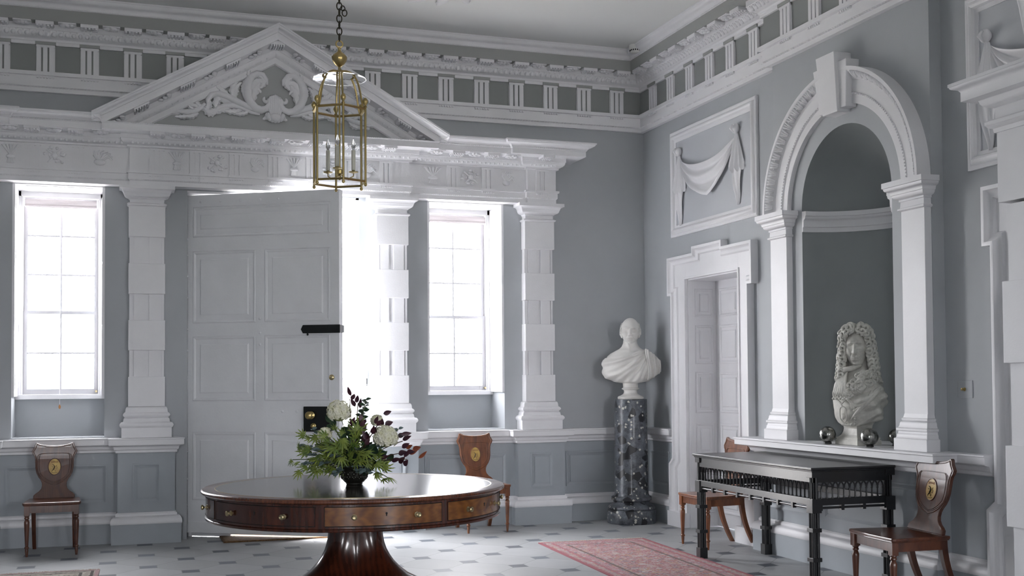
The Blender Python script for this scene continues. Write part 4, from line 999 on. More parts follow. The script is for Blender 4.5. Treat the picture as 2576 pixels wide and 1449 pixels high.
# ------------------------------------------------------------------ hall chairs
def make_chair(wm, lab):
    t = E('hall_chair', (0, 0, 0), lab, 'chair', 'armorial hall chairs')
    # seat: slightly bowed, dished, thin moulded edge; front faces -y
    out = [(-.205, .185), (-.232, -.20), (-.222, -.222), (0, -.236), (.222, -.222), (.232, -.20), (.205, .185)]
    q = MB(); q.prism(out, .432, .452, fx); q.prism([(a * .985, b * .985) for a, b in out], .424, .434, fx)
    B('seat', q, wm, t, bevel=.006, world=False)
    q = MB()
    q.prism([(-.205, -.205), (.205, -.205), (.205, -.185), (-.205, -.185)], .365, .426, fx)
    q.prism([(-.185, .15), (.185, .15), (.185, .17), (-.185, .17)], .365, .426, fx)
    for s in (-1, 1): q.prism([(s * .208, -.20), (s * .190, -.20), (s * .172, .16), (s * .190, .16)], .365, .426, fx)
    B('seat_rail', q, wm, t, world=False)
    for s in (-1, 1):
        q = MB(); q.box(s * .195 - .021, s * .195 + .021, -.216, -.174, .345, .428)
        q.lathe([(.021, .345), (.022, .34), (.016, .334), (.020, .326), (.020, .318), (.014, .312), (.017, .304), (.022, .290), (.0215, .27), (.014, .10), (.0125, .088), (.019, .080), (.019, .072), (.013, .064), (.014, .055), (.009, .0)], 14, (s * .195, -.195, 0))
        B('front_leg', q, wm, t, smooth=40, world=False)
        q = MB(); n = 10; rings = []
        for i in range(n + 1):
            k = i / n; z = .43 * (1 - k); y = .160 + .135 * k ** 1.9; x = s * (.165 - .02 * k * 0); w = .018 - .003 * k; d = .020 - .004 * k
            rings += [(x - w, y - d, z), (x + w, y - d, z), (x + w, y + d, z), (x - w, y + d, z)]
        q.add(rings, [(i * 4 + a, i * 4 + (a + 1) % 4, i * 4 + 4 + (a + 1) % 4, i * 4 + 4 + a) for i in range(n) for a in range(4)] + [(0, 1, 2, 3), (n * 4, n * 4 + 1, n * 4 + 2, n * 4 + 3)])
        B('back_leg', q, wm, t, smooth=50, world=False)
    # backboard, leaning back
    half = [(0, .905), (.06, .908), (.115, .917), (.150, .932), (.158, .924), (.165, .895), (.186, .858), (.180, .835), (.166, .815), (.160, .79), (.158, .75), (.156, .71), (.148, .67), (.132, .635), (.112, .608), (.102, .585), (.100, .560), (.106, .535), (.125, .512), (.150, .495), (.168, .478), (.170, .452)]
    outl = [(-a, b) for a, b in half[::-1]] + half[1:]
    def fb_(u, v, h): z = v; y = .165 + (v - .45) * .17 + .012 * sin((v - .45) * 6) - h - .02 * (1 - (u / .19) ** 2) * 0; return (u, y, z)
    q = MB(); q.prism(outl, -.012, .012, fb_); bb = B('backrest', q, wm, t, bevel=.004, world=False)
    q = MB()
    def line(pts, r): q.tube([fb_(u, v, .012) for u, v in pts], r, 6, closed=True)
    eh = [(0, .893), (.06, .896), (.11, .904), (.145, .917), (.152, .890), (.172, .856), (.155, .818), (.148, .79), (.145, .71), (.132, .655), (.100, .615), (.055, .585), (0, .566)]
    line([(-a, b) for a, b in eh[::-1][:-1]] + eh[:-1] if False else [(-a, b) for a, b in eh[::-1]][1:] + eh[1:], .0045)
    ih = [(0, .838), (.06, .838), (.105, .836), (.122, .822), (.126, .79), (.124, .71), (.112, .664), (.085, .632), (.045, .606), (0, .592)]
    line([(-a, b) for a, b in ih[::-1]][1:] + ih[1:], .0035)
    line([(-a * 1.11, b if b > .8 else b - .009) for a, b in ih[::-1]][1:] + [(a * 1.11, b if b > .8 else b - .009) for a, b in ih[1:]], .003)
    B('shield_moulding', q, wm, bb, smooth=180, world=False)
    # painted oval
    q = MB(); n = 28
    ov = [(.048 * cos(2 * PI * i / n), .722 + .068 * sin(2 * PI * i / n)) for i in range(n)]
    q.prism(ov, .010, .0155, fb_); cart = B('painted_oval', q, CRESTM, bb, world=False)
    cart['label'] = 'ochre painted oval with a small dark crest'
    q = MB(); q.tube([fb_(.051 * cos(2 * PI * i / n), .722 + .071 * sin(2 * PI * i / n), .014) for i in range(n)], .0035, 6, closed=True); B('oval_rim', q, wm, bb, smooth=180, world=False)
    q = MB(); q.tube([fb_(u, v, .0165) for u, v in ((-.024, .672), (0, .669), (.024, .672))], .003, 5, flat=.4); B('crest_wreath', q, DARK, cart, world=False)
    # small rampant beast standing on a wreath below a coronet
    q = MB(); T = lambda p, r: q.tube([fb_(u, v, .0165) for u, v in p], r, 5, flat=.4)
    T([(-.016, .690), (-.004, .706), (.002, .722), (-.008, .738)], [.007, .008, .008, .005]); T([(-.008, .738), (-.018, .742)], .005)
    T([(-.002, .724), (-.018, .722), (-.024, .728)], .0028); T([(0, .716), (-.018, .708)], .0028); T([(-.014, .692), (-.024, .684), (-.018, .678)], .003); T([(-.006, .700), (.008, .690), (.006, .678)], .003)
    T([(.004, .706), (.018, .700), (.022, .716), (.014, .726), (.020, .736)], .0022)
    B('crest_beast', q, DARK, cart, world=False)
    q = MB(); T([(-.026, .758), (-.013, .762), (0, .7635), (.013, .762), (.026, .758)], .0035)
    for k in range(5): T([(-.024 + .012 * k, .760), (-.026 + .013 * k, .772)], .0022)
    B('crest_coronet', q, mat('crest_red', (.30, .10, .03), .5) if 'crest_red' not in bpy.data.materials else bpy.data.materials['crest_red'], cart, world=False)
    return t
CRESTM = mat('ochre_crest_ground', (.62, .42, .10), .35, color2=(.45, .27, .06), vscale=18, coat=.4)
def copy_chair(src, wm, lab):
    def rec(o, par):
        c = o.copy(); COL.objects.link(c); c.parent = par
        if wm and c.type == 'MESH' and c.data.materials and c.data.materials[0].name.startswith(('chair_', 'golden_chair')):
            c.data = c.data.copy(); c.data.materials[0] = wm
        for ch in CH[o.name]: rec(ch, c)
        return c
    c = rec(src, None); c['label'] = lab; return c
ch1 = make_chair(CHAIRM, 'dark shield-back hall chair against the dado under the left window')
CH = {}
def idx(o):
    CH[o.name] = list(o.children)
    for c in o.children: idx(c)
bpy.context.view_layer.update(); idx(ch1)
ch2 = copy_chair(ch1, CHAIRM2, 'reddish shield-back hall chair half hidden behind the drum table')
ch3 = copy_chair(ch1, CHAIRM2, 'orange-brown hall chair standing between the panelled door and the black side table')
ch4 = copy_chair(ch1, None, 'glossy dark hall chair standing at the right end of the black side table')
ch1.location = (-.532, 10.745, 0)
ch2.location = (3.345, 10.81, 0)
ch3.location = (4.925, 9.06, 0); ch3.rotation_euler = (0, 0, -PI / 2 + .06)
ch4.location = (4.80, 6.33, 0); ch4.rotation_euler = (0, 0, -PI / 2 - .10); ch4.scale = (1.18, 1.04, 1.0); ch3.scale = (1.07, 1.0, 1.0)

# ------------------------------------------------------------------ drum table
DX, DY, DR, DZ = 1.500, 7.72, 1.0, .760
t = E('drum_table', (DX, DY, 0), 'large round mahogany drum table with brass-knobbed drawers and dark leather top', 'table')
q = MB(); q.lathe([(0, .728), (DR - .02, .728), (DR - .006, .733), (DR, .740), (DR, .750), (DR - .006, .757), (DR - .014, DZ), (0, DZ)], 96, (DX, DY, 0)); B('table_top', q, MAHOGTOP, t, smooth=40)
q = MB(); q.lathe([(0, DZ - .001), (DR - .09, DZ - .001), (DR - .09, DZ + .0008), (0, DZ + .0008)], 96, (DX, DY, 0)); B('leather_inset', q, LEATHER, t)
q = MB(); q.lathe([(DR - .0935, DZ), (DR - .0935, DZ + .0014), (DR - .088, DZ + .0014), (DR - .088, DZ)], 96, (DX, DY, 0)); B('tooled_line', q, BRASSD, t)
q = MB(); RD = DR - .035
q.lathe([(0, .565), (RD + .004, .565), (RD + .008, .570), (RD + .008, .580), (RD, .585), (RD, .728), (0, .728)], 128, (DX, DY, 0)); B('drum_frieze', q, MAHOG, t, smooth=40)
DRAW = [(11, 21.6), (-38, 24.0), (57, 21.6), (-88, 24.0), (105, 24.0), (157, 26.0), (212, 26.5)]
for k, (cd_, wd_) in enumerate(DRAW):
    ac = math.radians(-101 + cd_); aw = math.radians(wd_); z0, z1 = .598, .716
    q = MB(); n = 12; R1 = RD + .003
    vs = []; 
    for i in range(n + 1):
        a = ac - aw + 2 * aw * i / n
        for r, z in ((RD - .01, z0), (R1, z0), (R1, z1), (RD - .01, z1)): vs.append((DX + r * cos(a), DY + r * sin(a), z))
    q.add(vs, [(i * 4 + j, i * 4 + (j + 1) % 4, i * 4 + 4 + (j + 1) % 4, i * 4 + 4 + j) for i in range(n) for j in range(4)] + [(0, 1, 2, 3), (n * 4, n * 4 + 1, n * 4 + 2, n * 4 + 3)])
    o = B('drawer', q, MAHOGL if k in (0, 2) else MAHOG, t, smooth=30)
    q = MB(); 
    for zz in (z0 + .002, z1 - .002): q.tube([(DX + (R1 + .001) * cos(ac - aw + 2 * aw * i / n), DY + (R1 + .001) * sin(ac - aw + 2 * aw * i / n), zz) for i in range(n + 1)], .0022, 4)
    for a in (ac - aw, ac + aw): q.tube([(DX + R1 * cos(a), DY + R1 * sin(a), z0), (DX + R1 * cos(a), DY + R1 * sin(a), z1)], .0022, 4)
    B('cock_bead', q, DARK, o)
    for s in (-1, 1):
        a = ac + s * aw * .52; q = MB()
        q.lathe([(.016, 0), (.016, .003), (.006, .006), (.005, .014), (.012, .020), (.017, .026), (.016, .032), (.010, .036), (.006, .034), (0, .035)], 18, (0, 0, 0), 'x')
        q.xf(Matrix.Translation((DX + R1 * cos(a), DY + R1 * sin(a), .655)) @ Matrix.Rotation(a, 4, 'Z')); B('knob', q, BRASSD, o, smooth=40)
    q = MB(); q.lathe([(.0065, 0), (.0065, .002), (0, .0022)], 10, (0, 0, 0), 'x'); q.add([(0, -.003, -.004), (0, .003, -.004), (0, .003, -.016), (0, -.003, -.016), (.002, -.003, -.004), (.002, .003, -.004), (.002, .003, -.016), (.002, -.003, -.016)], [(4, 5, 6, 7), (0, 1, 5, 4), (2, 3, 7, 6), (0, 3, 7, 4), (1, 2, 6, 5)])
    q.xf(Matrix.Translation((DX + R1 * cos(ac), DY + R1 * sin(ac), .672)) @ Matrix.Rotation(ac, 4, 'Z')); B('keyhole', q, DARK, o)
# concave three-cornered pedestal
q = MB(); RAD0 = math.radians(-38)
def tri(a, z):
    k = max(0, min(1, (.565 - z) / .50)); return 1 + (.10 + .22 * k) * cos(3 * (a - RAD0)) - .05 * k * cos(6 * (a - RAD0))
prof = [(.172, .566), (.172, .54), (.170, .50), (.169, .46), (.170, .42), (.176, .38), (.186, .34), (.203, .30), (.226, .26), (.258, .22), (.300, .18), (.352, .15), (.405, .128), (.43, .12), (.43, .10), (.05, .10)]
q.lathe(prof, 72, (DX, DY, 0), rad=tri); B('pedestal', q, MAHOG, t, smooth=40)
q = MB(); q.lathe([(.03, .05), (.47, .05), (.48, .06), (.48, .105), (.47, .112), (.03, .112)], 72, (DX, DY, 0), rad=lambda a, z: 1 + .2 * cos(3 * (a - RAD0))); B('platform_base', q, MAHOGTOP, t, smooth=40)
for k in range(3):
    a = RAD0 + 2 * PI * k / 3; q = MB(); q.lathe([(.03, 0), (.055, .01), (.06, .03), (.05, .05), (0, .05)], 14, (DX + .48 * cos(a), DY + .48 * sin(a), 0)); B('foot', q, MAHOG, t, smooth=50)

# ------------------------------------------------------------------ gothic side table
TX0, TX1, TY0, TY1, TZ = 4.455, 5.115, 6.82, 8.50, .845
t = E('console_table', ((TX0 + TX1) / 2, (TY0 + TY1) / 2, 0), 'ebonised gothic side table with pierced arcaded frieze in front of the niche', 'table')
q = MB(); q.box(TX0 - .02, TX1, TY0 - .02, TY1 + .02, TZ - .018, TZ); q.box(TX0 - .010, TX1, TY0 - .010, TY1 + .010, TZ - .030, TZ - .018); B('table_top', q, EBONY, t, bevel=.004)
LEGW = .052
zr0, zr1, zb0, zb1 = .745, TZ - .03, .585, .632
q = MB()
for a, b, c, d in ((TX0 + .01, TX0 + .03, TY0 + .01, TY1 - .01), (TX1 - .03, TX1 - .01, TY0 + .01, TY1 - .01)):
    q.box(a, b, c, d, zr1 - .075, zr1)
for c, d in ((TY0 + .01, TY0 + .03), (TY1 - .03, TY1 - .01)): q.box(TX0 + .0105, TX1 - .0105, c, d, zr1 - .075, zr1)
q.box(TX0 + .005, TX0 + .035, TY0 + .01, TY1 - .01, zb0, zb1); q.box(TX1 - .035, TX1 - .01, TY0 + .01, TY1 - .01, zb0, zb1)
q.box(TX0 + .036, TX1 - .036, TY0 + .005, TY0 + .035, zb0, zb1); q.box(TX0 + .036, TX1 - .036, TY1 - .035, TY1 - .005, zb0, zb1)
B('frieze_rail', q, EBONY, t, bevel=.002)
def arcade(name, n, u0, u1, fn):
    q = MB(); st = (u1 - u0) / n; zs = zb1; zt_ = zr1 - .072; zsp = zs + (zt_ - zs) * .58
    for k in range(n + 1):
        u = u0 + st * k
        q.tube([fn(u, zs, 0), fn(u, zsp, 0)], .0055, 6); q.tube([fn(u, zs, 0), fn(u, zs + .008, 0)], .008, 6); q.tube([fn(u, zsp - .006, 0), fn(u, zsp, 0)], .0085, 6)
        # interlacing pointed arches spring over two bays and one bay
        if k < n:
            for s in (1, -1):
                ua = u if s == 1 else u + st
                q.tube([fn(ua, zsp, 0), fn(ua + s * st * .12, zsp + (zt_ - zsp) * .55, 0), fn(ua + s * st * .5, zt_ + .004, 0)], .0058, 5)
    B(name, q, EBONY, t, smooth=50)
arcade('pierced_arcade', 30, TY0 + .07, TY1 - .07, lambda u, v, h: (TX0 + .018, u, v))
arcade('pierced_arcade', 11, TX0 + .08, TX1 - .08, lambda u, v, h: (u, TY0 + .018, v))
arcade('pierced_arcade', 11, TX0 + .08, TX1 - .08, lambda u, v, h: (u, TY1 - .018, v))
# rod and block apron below the bottom rail
def apron(n, u0, u1, fn):
    q = MB(); q.tube([fn(u0, zb0 - .018, 0), fn(u1, zb0 - .018, 0)], .0085, 8)
    for k in range(n + 1):
        u = u0 + (u1 - u0) * k / n; p = [fn(u - .012, zb0 - .036, -.014), fn(u + .012, zb0 + .002, .014)]
        q.box(min(p[0][0], p[1][0]), max(p[0][0], p[1][0]), min(p[0][1], p[1][1]), max(p[0][1], p[1][1]), zb0 - .036, zb0 + .002)
    B('rod_apron', q, EBONY, t, smooth=40)
apron(8, TY0 + .07, TY1 - .07, lambda u, v, h: (TX0 + .018 - h, u, v)); apron(3, TX0 + .07, TX1 - .07, lambda u, v, h: (u, TY0 + .018 - h, v)); apron(3, TX0 + .07, TX1 - .07, lambda u, v, h: (u, TY1 - .018 + h, v))
for lx in (TX0 + .032, TX1 - .032):
    for ly in (TY0 + .032, TY1 - .032):
        q = MB()
        for dx in (-1, 1):
            for dy in (-1, 1): q.tube([(lx + dx * .017, ly + dy * .017, 0), (lx + dx * .017, ly + dy * .017, .60)], .0125, 10)
        q.tube([(lx, ly, 0), (lx, ly, .6)], .016, 6)
        for dx, dy in ((1, 0), (-1, 0), (0, 1), (0, -1)): q.tube([(lx + dx * .026, ly + dy * .026, .62), (lx + dx * .026, ly + dy * .026, .79)], .007, 6)
        q.box(lx - .018, lx + .018, ly - .018, ly + .018, .62, .80)
        for z0, z1, w in ((0, .085, .034), (.205, .232, .036), (.405, .432, .036), (.535, .63, .037), (.775, .82, .036)): q.box(lx - w, lx + w, ly - w, ly + w, z0, z1)
        B('cluster_leg', q, EBONY, t, bevel=.0015)

# ------------------------------------------------------------------ rugs and doormat
def rug(name, loc, rz, hx, hy, m_, label, fr=True):
    t = E(name, (loc[0], loc[1], 0), label, 'rug'); t.rotation_euler = (0, 0, rz)
    r = random.Random(5); q = MB(); nx, ny = 16, 40
    q.grid(lambda s, k: ((s - .5) * 2 * hx, (k - .5) * 2 * hy, .008 + .0015 * sin(s * 11 + k * 7)), nx, ny)
    q.grid(lambda s, k: ((s - .5) * 2 * hx, (k - .5) * 2 * hy, .001), 2, 2)
    for e in (-1, 1):
        q.grid(lambda s, k: (e * hx, (s - .5) * 2 * hy, .001 + .007 * k), 4, 1); q.grid(lambda s, k: ((s - .5) * 2 * hx, e * hy, .001 + .007 * k), 4, 1)
    B('woven_field', q, m_, t, smooth=50, world=False)
    if fr:
        for e in (-1, 1):
            q = MB(); n = int(hx * 2 / .012)
            for k in range(n):
                x = -hx + (k + .5) * 2 * hx / n + r.uniform(-.003, .003); L = r.uniform(.012, .04)
                q.tube([(x, e * hy, .006), (x + r.uniform(-.006, .006), e * (hy + L * .5), .010), (x + r.uniform(-.012, .012), e * (hy + L), .003)], .0028, 4)
            B('fringe', q, mat('cream_fringe', (.62, .58, .50), .9) if 'cream_fringe' not in bpy.data.materials else bpy.data.materials['cream_fringe'], t, world=False)
    return t
PINK = rug_mat('pink_rug_weave', .50, 1.35, (.38, .19, .20), [(.42, .26, .27), (.44, .27, .21), (.27, .22, .24)], (.47, .41, .41), [(.015, (.36, .15, .17)), (.06, (.42, .33, .32)), (.10, (.40, .17, .20)), (.15, (.44, .27, .30)), (.205, (.16, .13, .13))])
import mathutils
rug('rug', (3.958, 8.36), -.055 + .0, .50, 1.35, PINK, 'faded pink patterned rug with pale fringe on the stone floor')
CREAMR = rug_mat('cream_rug_weave', .45, 1.2, (.46, .42, .36), [(.34, .30, .26), (.52, .47, .42), (.24, .22, .20)], (.62, .58, .52), [(.02, (.50, .36, .36)), (.05, (.10, .09, .09)), (.085, (.45, .40, .36)), (.13, (.13, .12, .12)), (.19, (.50, .45, .40))])
rug('rug', (-.62, 8.42), -.03, .45, 1.2, CREAMR, 'cream and black patterned rug corner at the bottom left edge')
t = E('doormat', (1.45, 11.22, 0), 'thin brown coir doormat lying under the open front door', 'doormat')
q = MB(); q.box(.90, 2.0, 10.80, 11.62, .001, .012); q.box(.915, 1.985, 10.815, 11.605, .012, .0135)
B('coir', q, mat('coir', (.17, .09, .035), .95, var=.5, vscale=60, bump=.6, bscale=200), t)

# ------------------------------------------------------------------ small fittings
t = E('smoke_detector', (5.03, 10.72, 4.80), 'small white smoke detector on the ceiling in the corner', 'smoke detector'); cx, cy = 4.985, 10.72
t.location = (cx, cy, ZC)
q = MB(); q.lathe([(0, ZC - .078), (.036, ZC - .078), (.050, ZC - .070), (.056, ZC - .045), (.062, ZC - .030), (.062, ZC), (0, ZC)], 28, (cx, cy, 0)); o = B('housing', q, mat('detector_plastic', (.85, .85, .82), .4), t, smooth=40)
q = MB()
for k in range(16):
    a = 2 * PI * k / 16; q.ell((cx + .053 * cos(a), cy + .053 * sin(a), ZC - .056), (.007, .007, .009), 6, 4)
B('vent_slots', q, DARK, t, smooth=180)
t = E('light_switch', (XR, 6.285, 1.37), 'square wall plate with one brass dolly switch right of the niche', 'light switch')
q = MB(); q.box(XR - .006, XR + .001, 6.215, 6.355, 1.315, 1.430); B('plate', q, WALLM, t, bevel=.002)
q = MB(); q.lathe([(.013, -.002), (.013, .003), (.006, .006), (.006, .014), (.009, .018), (.009, .024), (0, .027)], 14, (0, 0, 0), 'x'); q.v = [(XR - .006 - p[0], 6.288 + p[1], 1.372 + p[2]) for p in q.v]; B('toggle', q, BRASS, t, smooth=40)
t = E('door_bolt_plate', (2.29, YB, 1.5), 'small slotted metal keep on the wall just right of the open door', 'wall fitting')
q = MB(); q.box(2.282, 2.306, YB - .006, YB, 1.40, 1.56); B('plate', q, WALLM, t, bevel=.002); q = MB(); q.box(2.290, 2.297, YB - .008, YB - .002, 1.425, 1.48); q.ell((2.293, YB - .006, 1.415), (.004, .004, .004), 6, 4); B('slot', q, DARK, t)
# plaster ornament on the ceiling at the very top of the picture
t = E('ceiling_ornament', (1.9, 8.2, ZC), 'corner of a white plaster leaf ornament on the ceiling', 'plaster ornament')
q = MB(); fc = lambda u, v, h: (u, v, ZC - h)
for k in range(12):
    a = 2 * PI * k / 12 + .1; leafblade(q, (OCX + .10 * cos(a), OCY + .10 * sin(a)), a, .36, .07, fc, .006, .035, .35) if False else None
t_done = True
OCX, OCY = 2.62, 9.55
for k in range(12):
    a = 2 * PI * k / 12 + .1; leafblade(q, (OCX + .12 * cos(a), OCY + .12 * sin(a)), a, .42, .075, fc, .008, .035, .35)
q.lathe([(0, ZC - .05), (.07, ZC - .045), (.11, ZC - .025), (.13, ZC)], 20, (OCX, OCY, 0))
t.location = (OCX, OCY, ZC)
B('leaf_rosette', q, WHITE, t, smooth=60)

# ------------------------------------------------------------------ lantern
LXc, LYc = 1.378, 7.59
t = E('hall_lantern', (LXc, LYc, 2.73), 'hexagonal brass and glass lantern hanging on a dark chain', 'lantern')
HA = math.radians(27.3); R6 = .182; zt_, zb_ = 3.245, 2.765
V6 = [(LXc + R6 * cos(HA + k * PI / 3), LYc + R6 * sin(HA + k * PI / 3)) for k in range(6)]
for z, w in ((zt_, .011), (zb_, .010)):
    q = MB()
    for k in range(6):
        a, b = V6[k], V6[(k + 1) % 6]
        q.tube([(a[0], a[1], z), (b[0], b[1], z)], w * .75, 4)
    B('hexagonal_frame', q, BRASS, t)
for k in range(6):
    q = MB(); x, y = V6[k]; q.tube([(x, y, zb_ - .015), (x, y, zt_ + .01)], .0075, 10); q.ell((x, y, zb_ - .022), (.011, .011, .012), 10, 6)
    q.lathe([(.012, 0), (.012, .006), (.006, .012), (.009, .018), (.016, .03), (.018, .042), (.013, .056), (.005, .064), (0, .066)], 12, (x, y, zt_ + .008)); B('corner_post', q, BRASS, t, smooth=40)
for k in range(6):
    a, b = V6[k], V6[(k + 1) % 6]; q = MB(); q.add([(a[0], a[1], zb_), (b[0], b[1], zb_), (b[0], b[1], zt_), (a[0], a[1], zt_)], [(0, 1, 2, 3)]); B('glass_pane', q, LGLASS, t)
for k in range(6):
    x, y = V6[k]; dx, dy = x - LXc, y - LYc
    q = MB(); pts = [(LXc + dx * f, LYc + dy * f, z) for f, z in ((.93, zt_ + .006), (.885, zt_ + .030), (.85, zt_ + .065), (.81, zt_ + .105), (.755, zt_ + .150), (.68, zt_ + .190), (.58, zt_ + .222), (.44, zt_ + .246), (.28, zt_ + .258), (.05, zt_ + .262))]
    q.tube([(x, y, zt_)] + pts, .0065, 8); B('scrolled_arm', q, BRASS, t, smooth=180)
q = MB(); q.tube([(LXc, LYc, 2.86), (LXc, LYc, 3.50)], .006, 8); q.lathe([(.012, 3.488), (.022, 3.495), (.022, 3.505), (.010, 3.512), (.008, 3.535), (.014, 3.538), (.030, 3.552), (.046, 3.578), (.050, 3.60), (.046, 3.608), (.038, 3.618), (.020, 3.632), (.012, 3.64), (.010, 3.655), (.014, 3.66), (.006, 3.668), (0, 3.67)], 28, (LXc, LYc, 0), rad=lambda a, z: 1 + (.045 * cos(14 * a) if 3.545 < z < 3.607 else 0))
q.tube([(LXc + .022 * cos(2 * PI * i / 16), LYc, 3.688 + .022 * sin(2 * PI * i / 16)) for i in range(16)], .0055, 6, closed=True)
B('urn_finial', q, BRASS, t, smooth=50)
q = MB(); q.grid(lambda u, v: (LXc + (.012 + .163 * v) * cos(2 * PI * u), LYc + (.012 + .163 * v) * sin(2 * PI * u), 3.478 - .024 * v ** 2), 48, 6); B('glass_smoke_bell', q, DISCG, t, smooth=60)
q = MB(); q.tube([(LXc + .1745 * cos(2 * PI * i / 48), LYc + .1745 * sin(2 * PI * i / 48), 3.453) for i in range(48)], .0030, 6, closed=True)
B('bell_rim', q, RIMG, t, smooth=180)
# three candle branches
for k in range(3):
    a = math.radians(-108.7 + 120 * k); cx, cy = LXc + .098 * cos(a), LYc + .098 * sin(a); zc = 2.845 if k != 9 else 2.87
    q = MB(); q.tube([(LXc, LYc, 2.83), (LXc + .03 * cos(a), LYc + .03 * sin(a), 2.80), (LXc + .06 * cos(a), LYc + .06 * sin(a), 2.795), (cx, cy, 2.815), (cx, cy, zc)], .004, 8)
    o = B('candle_arm', q, BRASS, t, smooth=180)
    q = MB(); q.lathe([(.004, zc - .012), (.030, zc - .004), (.032, zc), (.012, zc + .002), (.010, zc + .012), (.014, zc + .016), (0, zc + .016)], 18, (cx, cy, 0)); B('drip_pan', q, BRASS, o, smooth=40)
    q = MB(); q.lathe([(.0135, zc + .01), (.0138, zc + .14), (.012, zc + .144), (0, zc + .144)], 14, (cx, cy, 0)); B('candle_sleeve', q, CANDLE, o, smooth=40)
    q = MB(); q.lathe([(.006, zc + .144), (.009, zc + .152), (.015, zc + .166), (.015, zc + .180), (.010, zc + .198), (.004, zc + .214), (.001, zc + .224)], 14, (cx, cy, 0)); B('flame_bulb', q, BULBG, o, smooth=180)
q = MB(); q.lathe([(0, 2.78), (.008, 2.785), (.012, 2.80), (.008, 2.815), (.020, 2.825), (.022, 2.845), (.010, 2.86), (.006, 2.87), (0, 2.87)], 18, (LXc, LYc, 0)); B('centre_boss', q, BRASS, t, smooth=40)
q = MB(); z = 3.708; k = 0
while z < ZC + .01:
    pts = [(.017 * cos(2 * PI * i / 14), .026 * sin(2 * PI * i / 14)) for i in range(14)]
    q.tube([(LXc + (a if k % 2 else 0), LYc + (0 if k % 2 else a), z + .024 + b) for a, b in pts], .0042, 6, closed=True); z += .042; k += 1
q.tube([(LXc + .035 + .016 * cos(2 * PI * i / 14), LYc, 3.90 + .022 * sin(2 * PI * i / 14)) for i in range(14)], .004, 6, closed=True)
q.tube([(LXc + .024 + .014 * cos(2 * PI * i / 14), LYc + .01 * sin(2 * PI * i / 14), 3.93 + .020 * sin(2 * PI * i / 14)) for i in range(14)], .004, 6, closed=True)
B('chain', q, CHAINM, t, smooth=180)

# ------------------------------------------------------------------ column pedestal
KX, KY = 4.945, 10.83
t = E('column_pedestal', (KX, KY, 0), 'speckled dark porphyry column carrying the smaller marble bust in the corner', 'pedestal')
q = MB(); q.lathe([(0, 0), (.245, 0), (.25, .01), (.25, .125), (.245, .135)] + [(.235 - .0 + .018 * sin(PI * i / 6) - .03 * i / 6, .138 + .05 * i / 6) for i in range(7)] + [(.190, .20), (.183, .215), (.19, .228), (.205, .235), (.205, .262), (.190, .272), (.0, .272)], 48, (KX, KY, 0)); B('moulded_base', q, GRANITE, t, smooth=40)
q = MB(); q.lathe([(0, .27), (.184, .27), (.176, .285), (.172, .30), (.168, .80), (.165, 1.245), (.163, 1.252), (0, 1.252)], 48, (KX, KY, 0)); B('shaft', q, GRANITE, t, smooth=40)

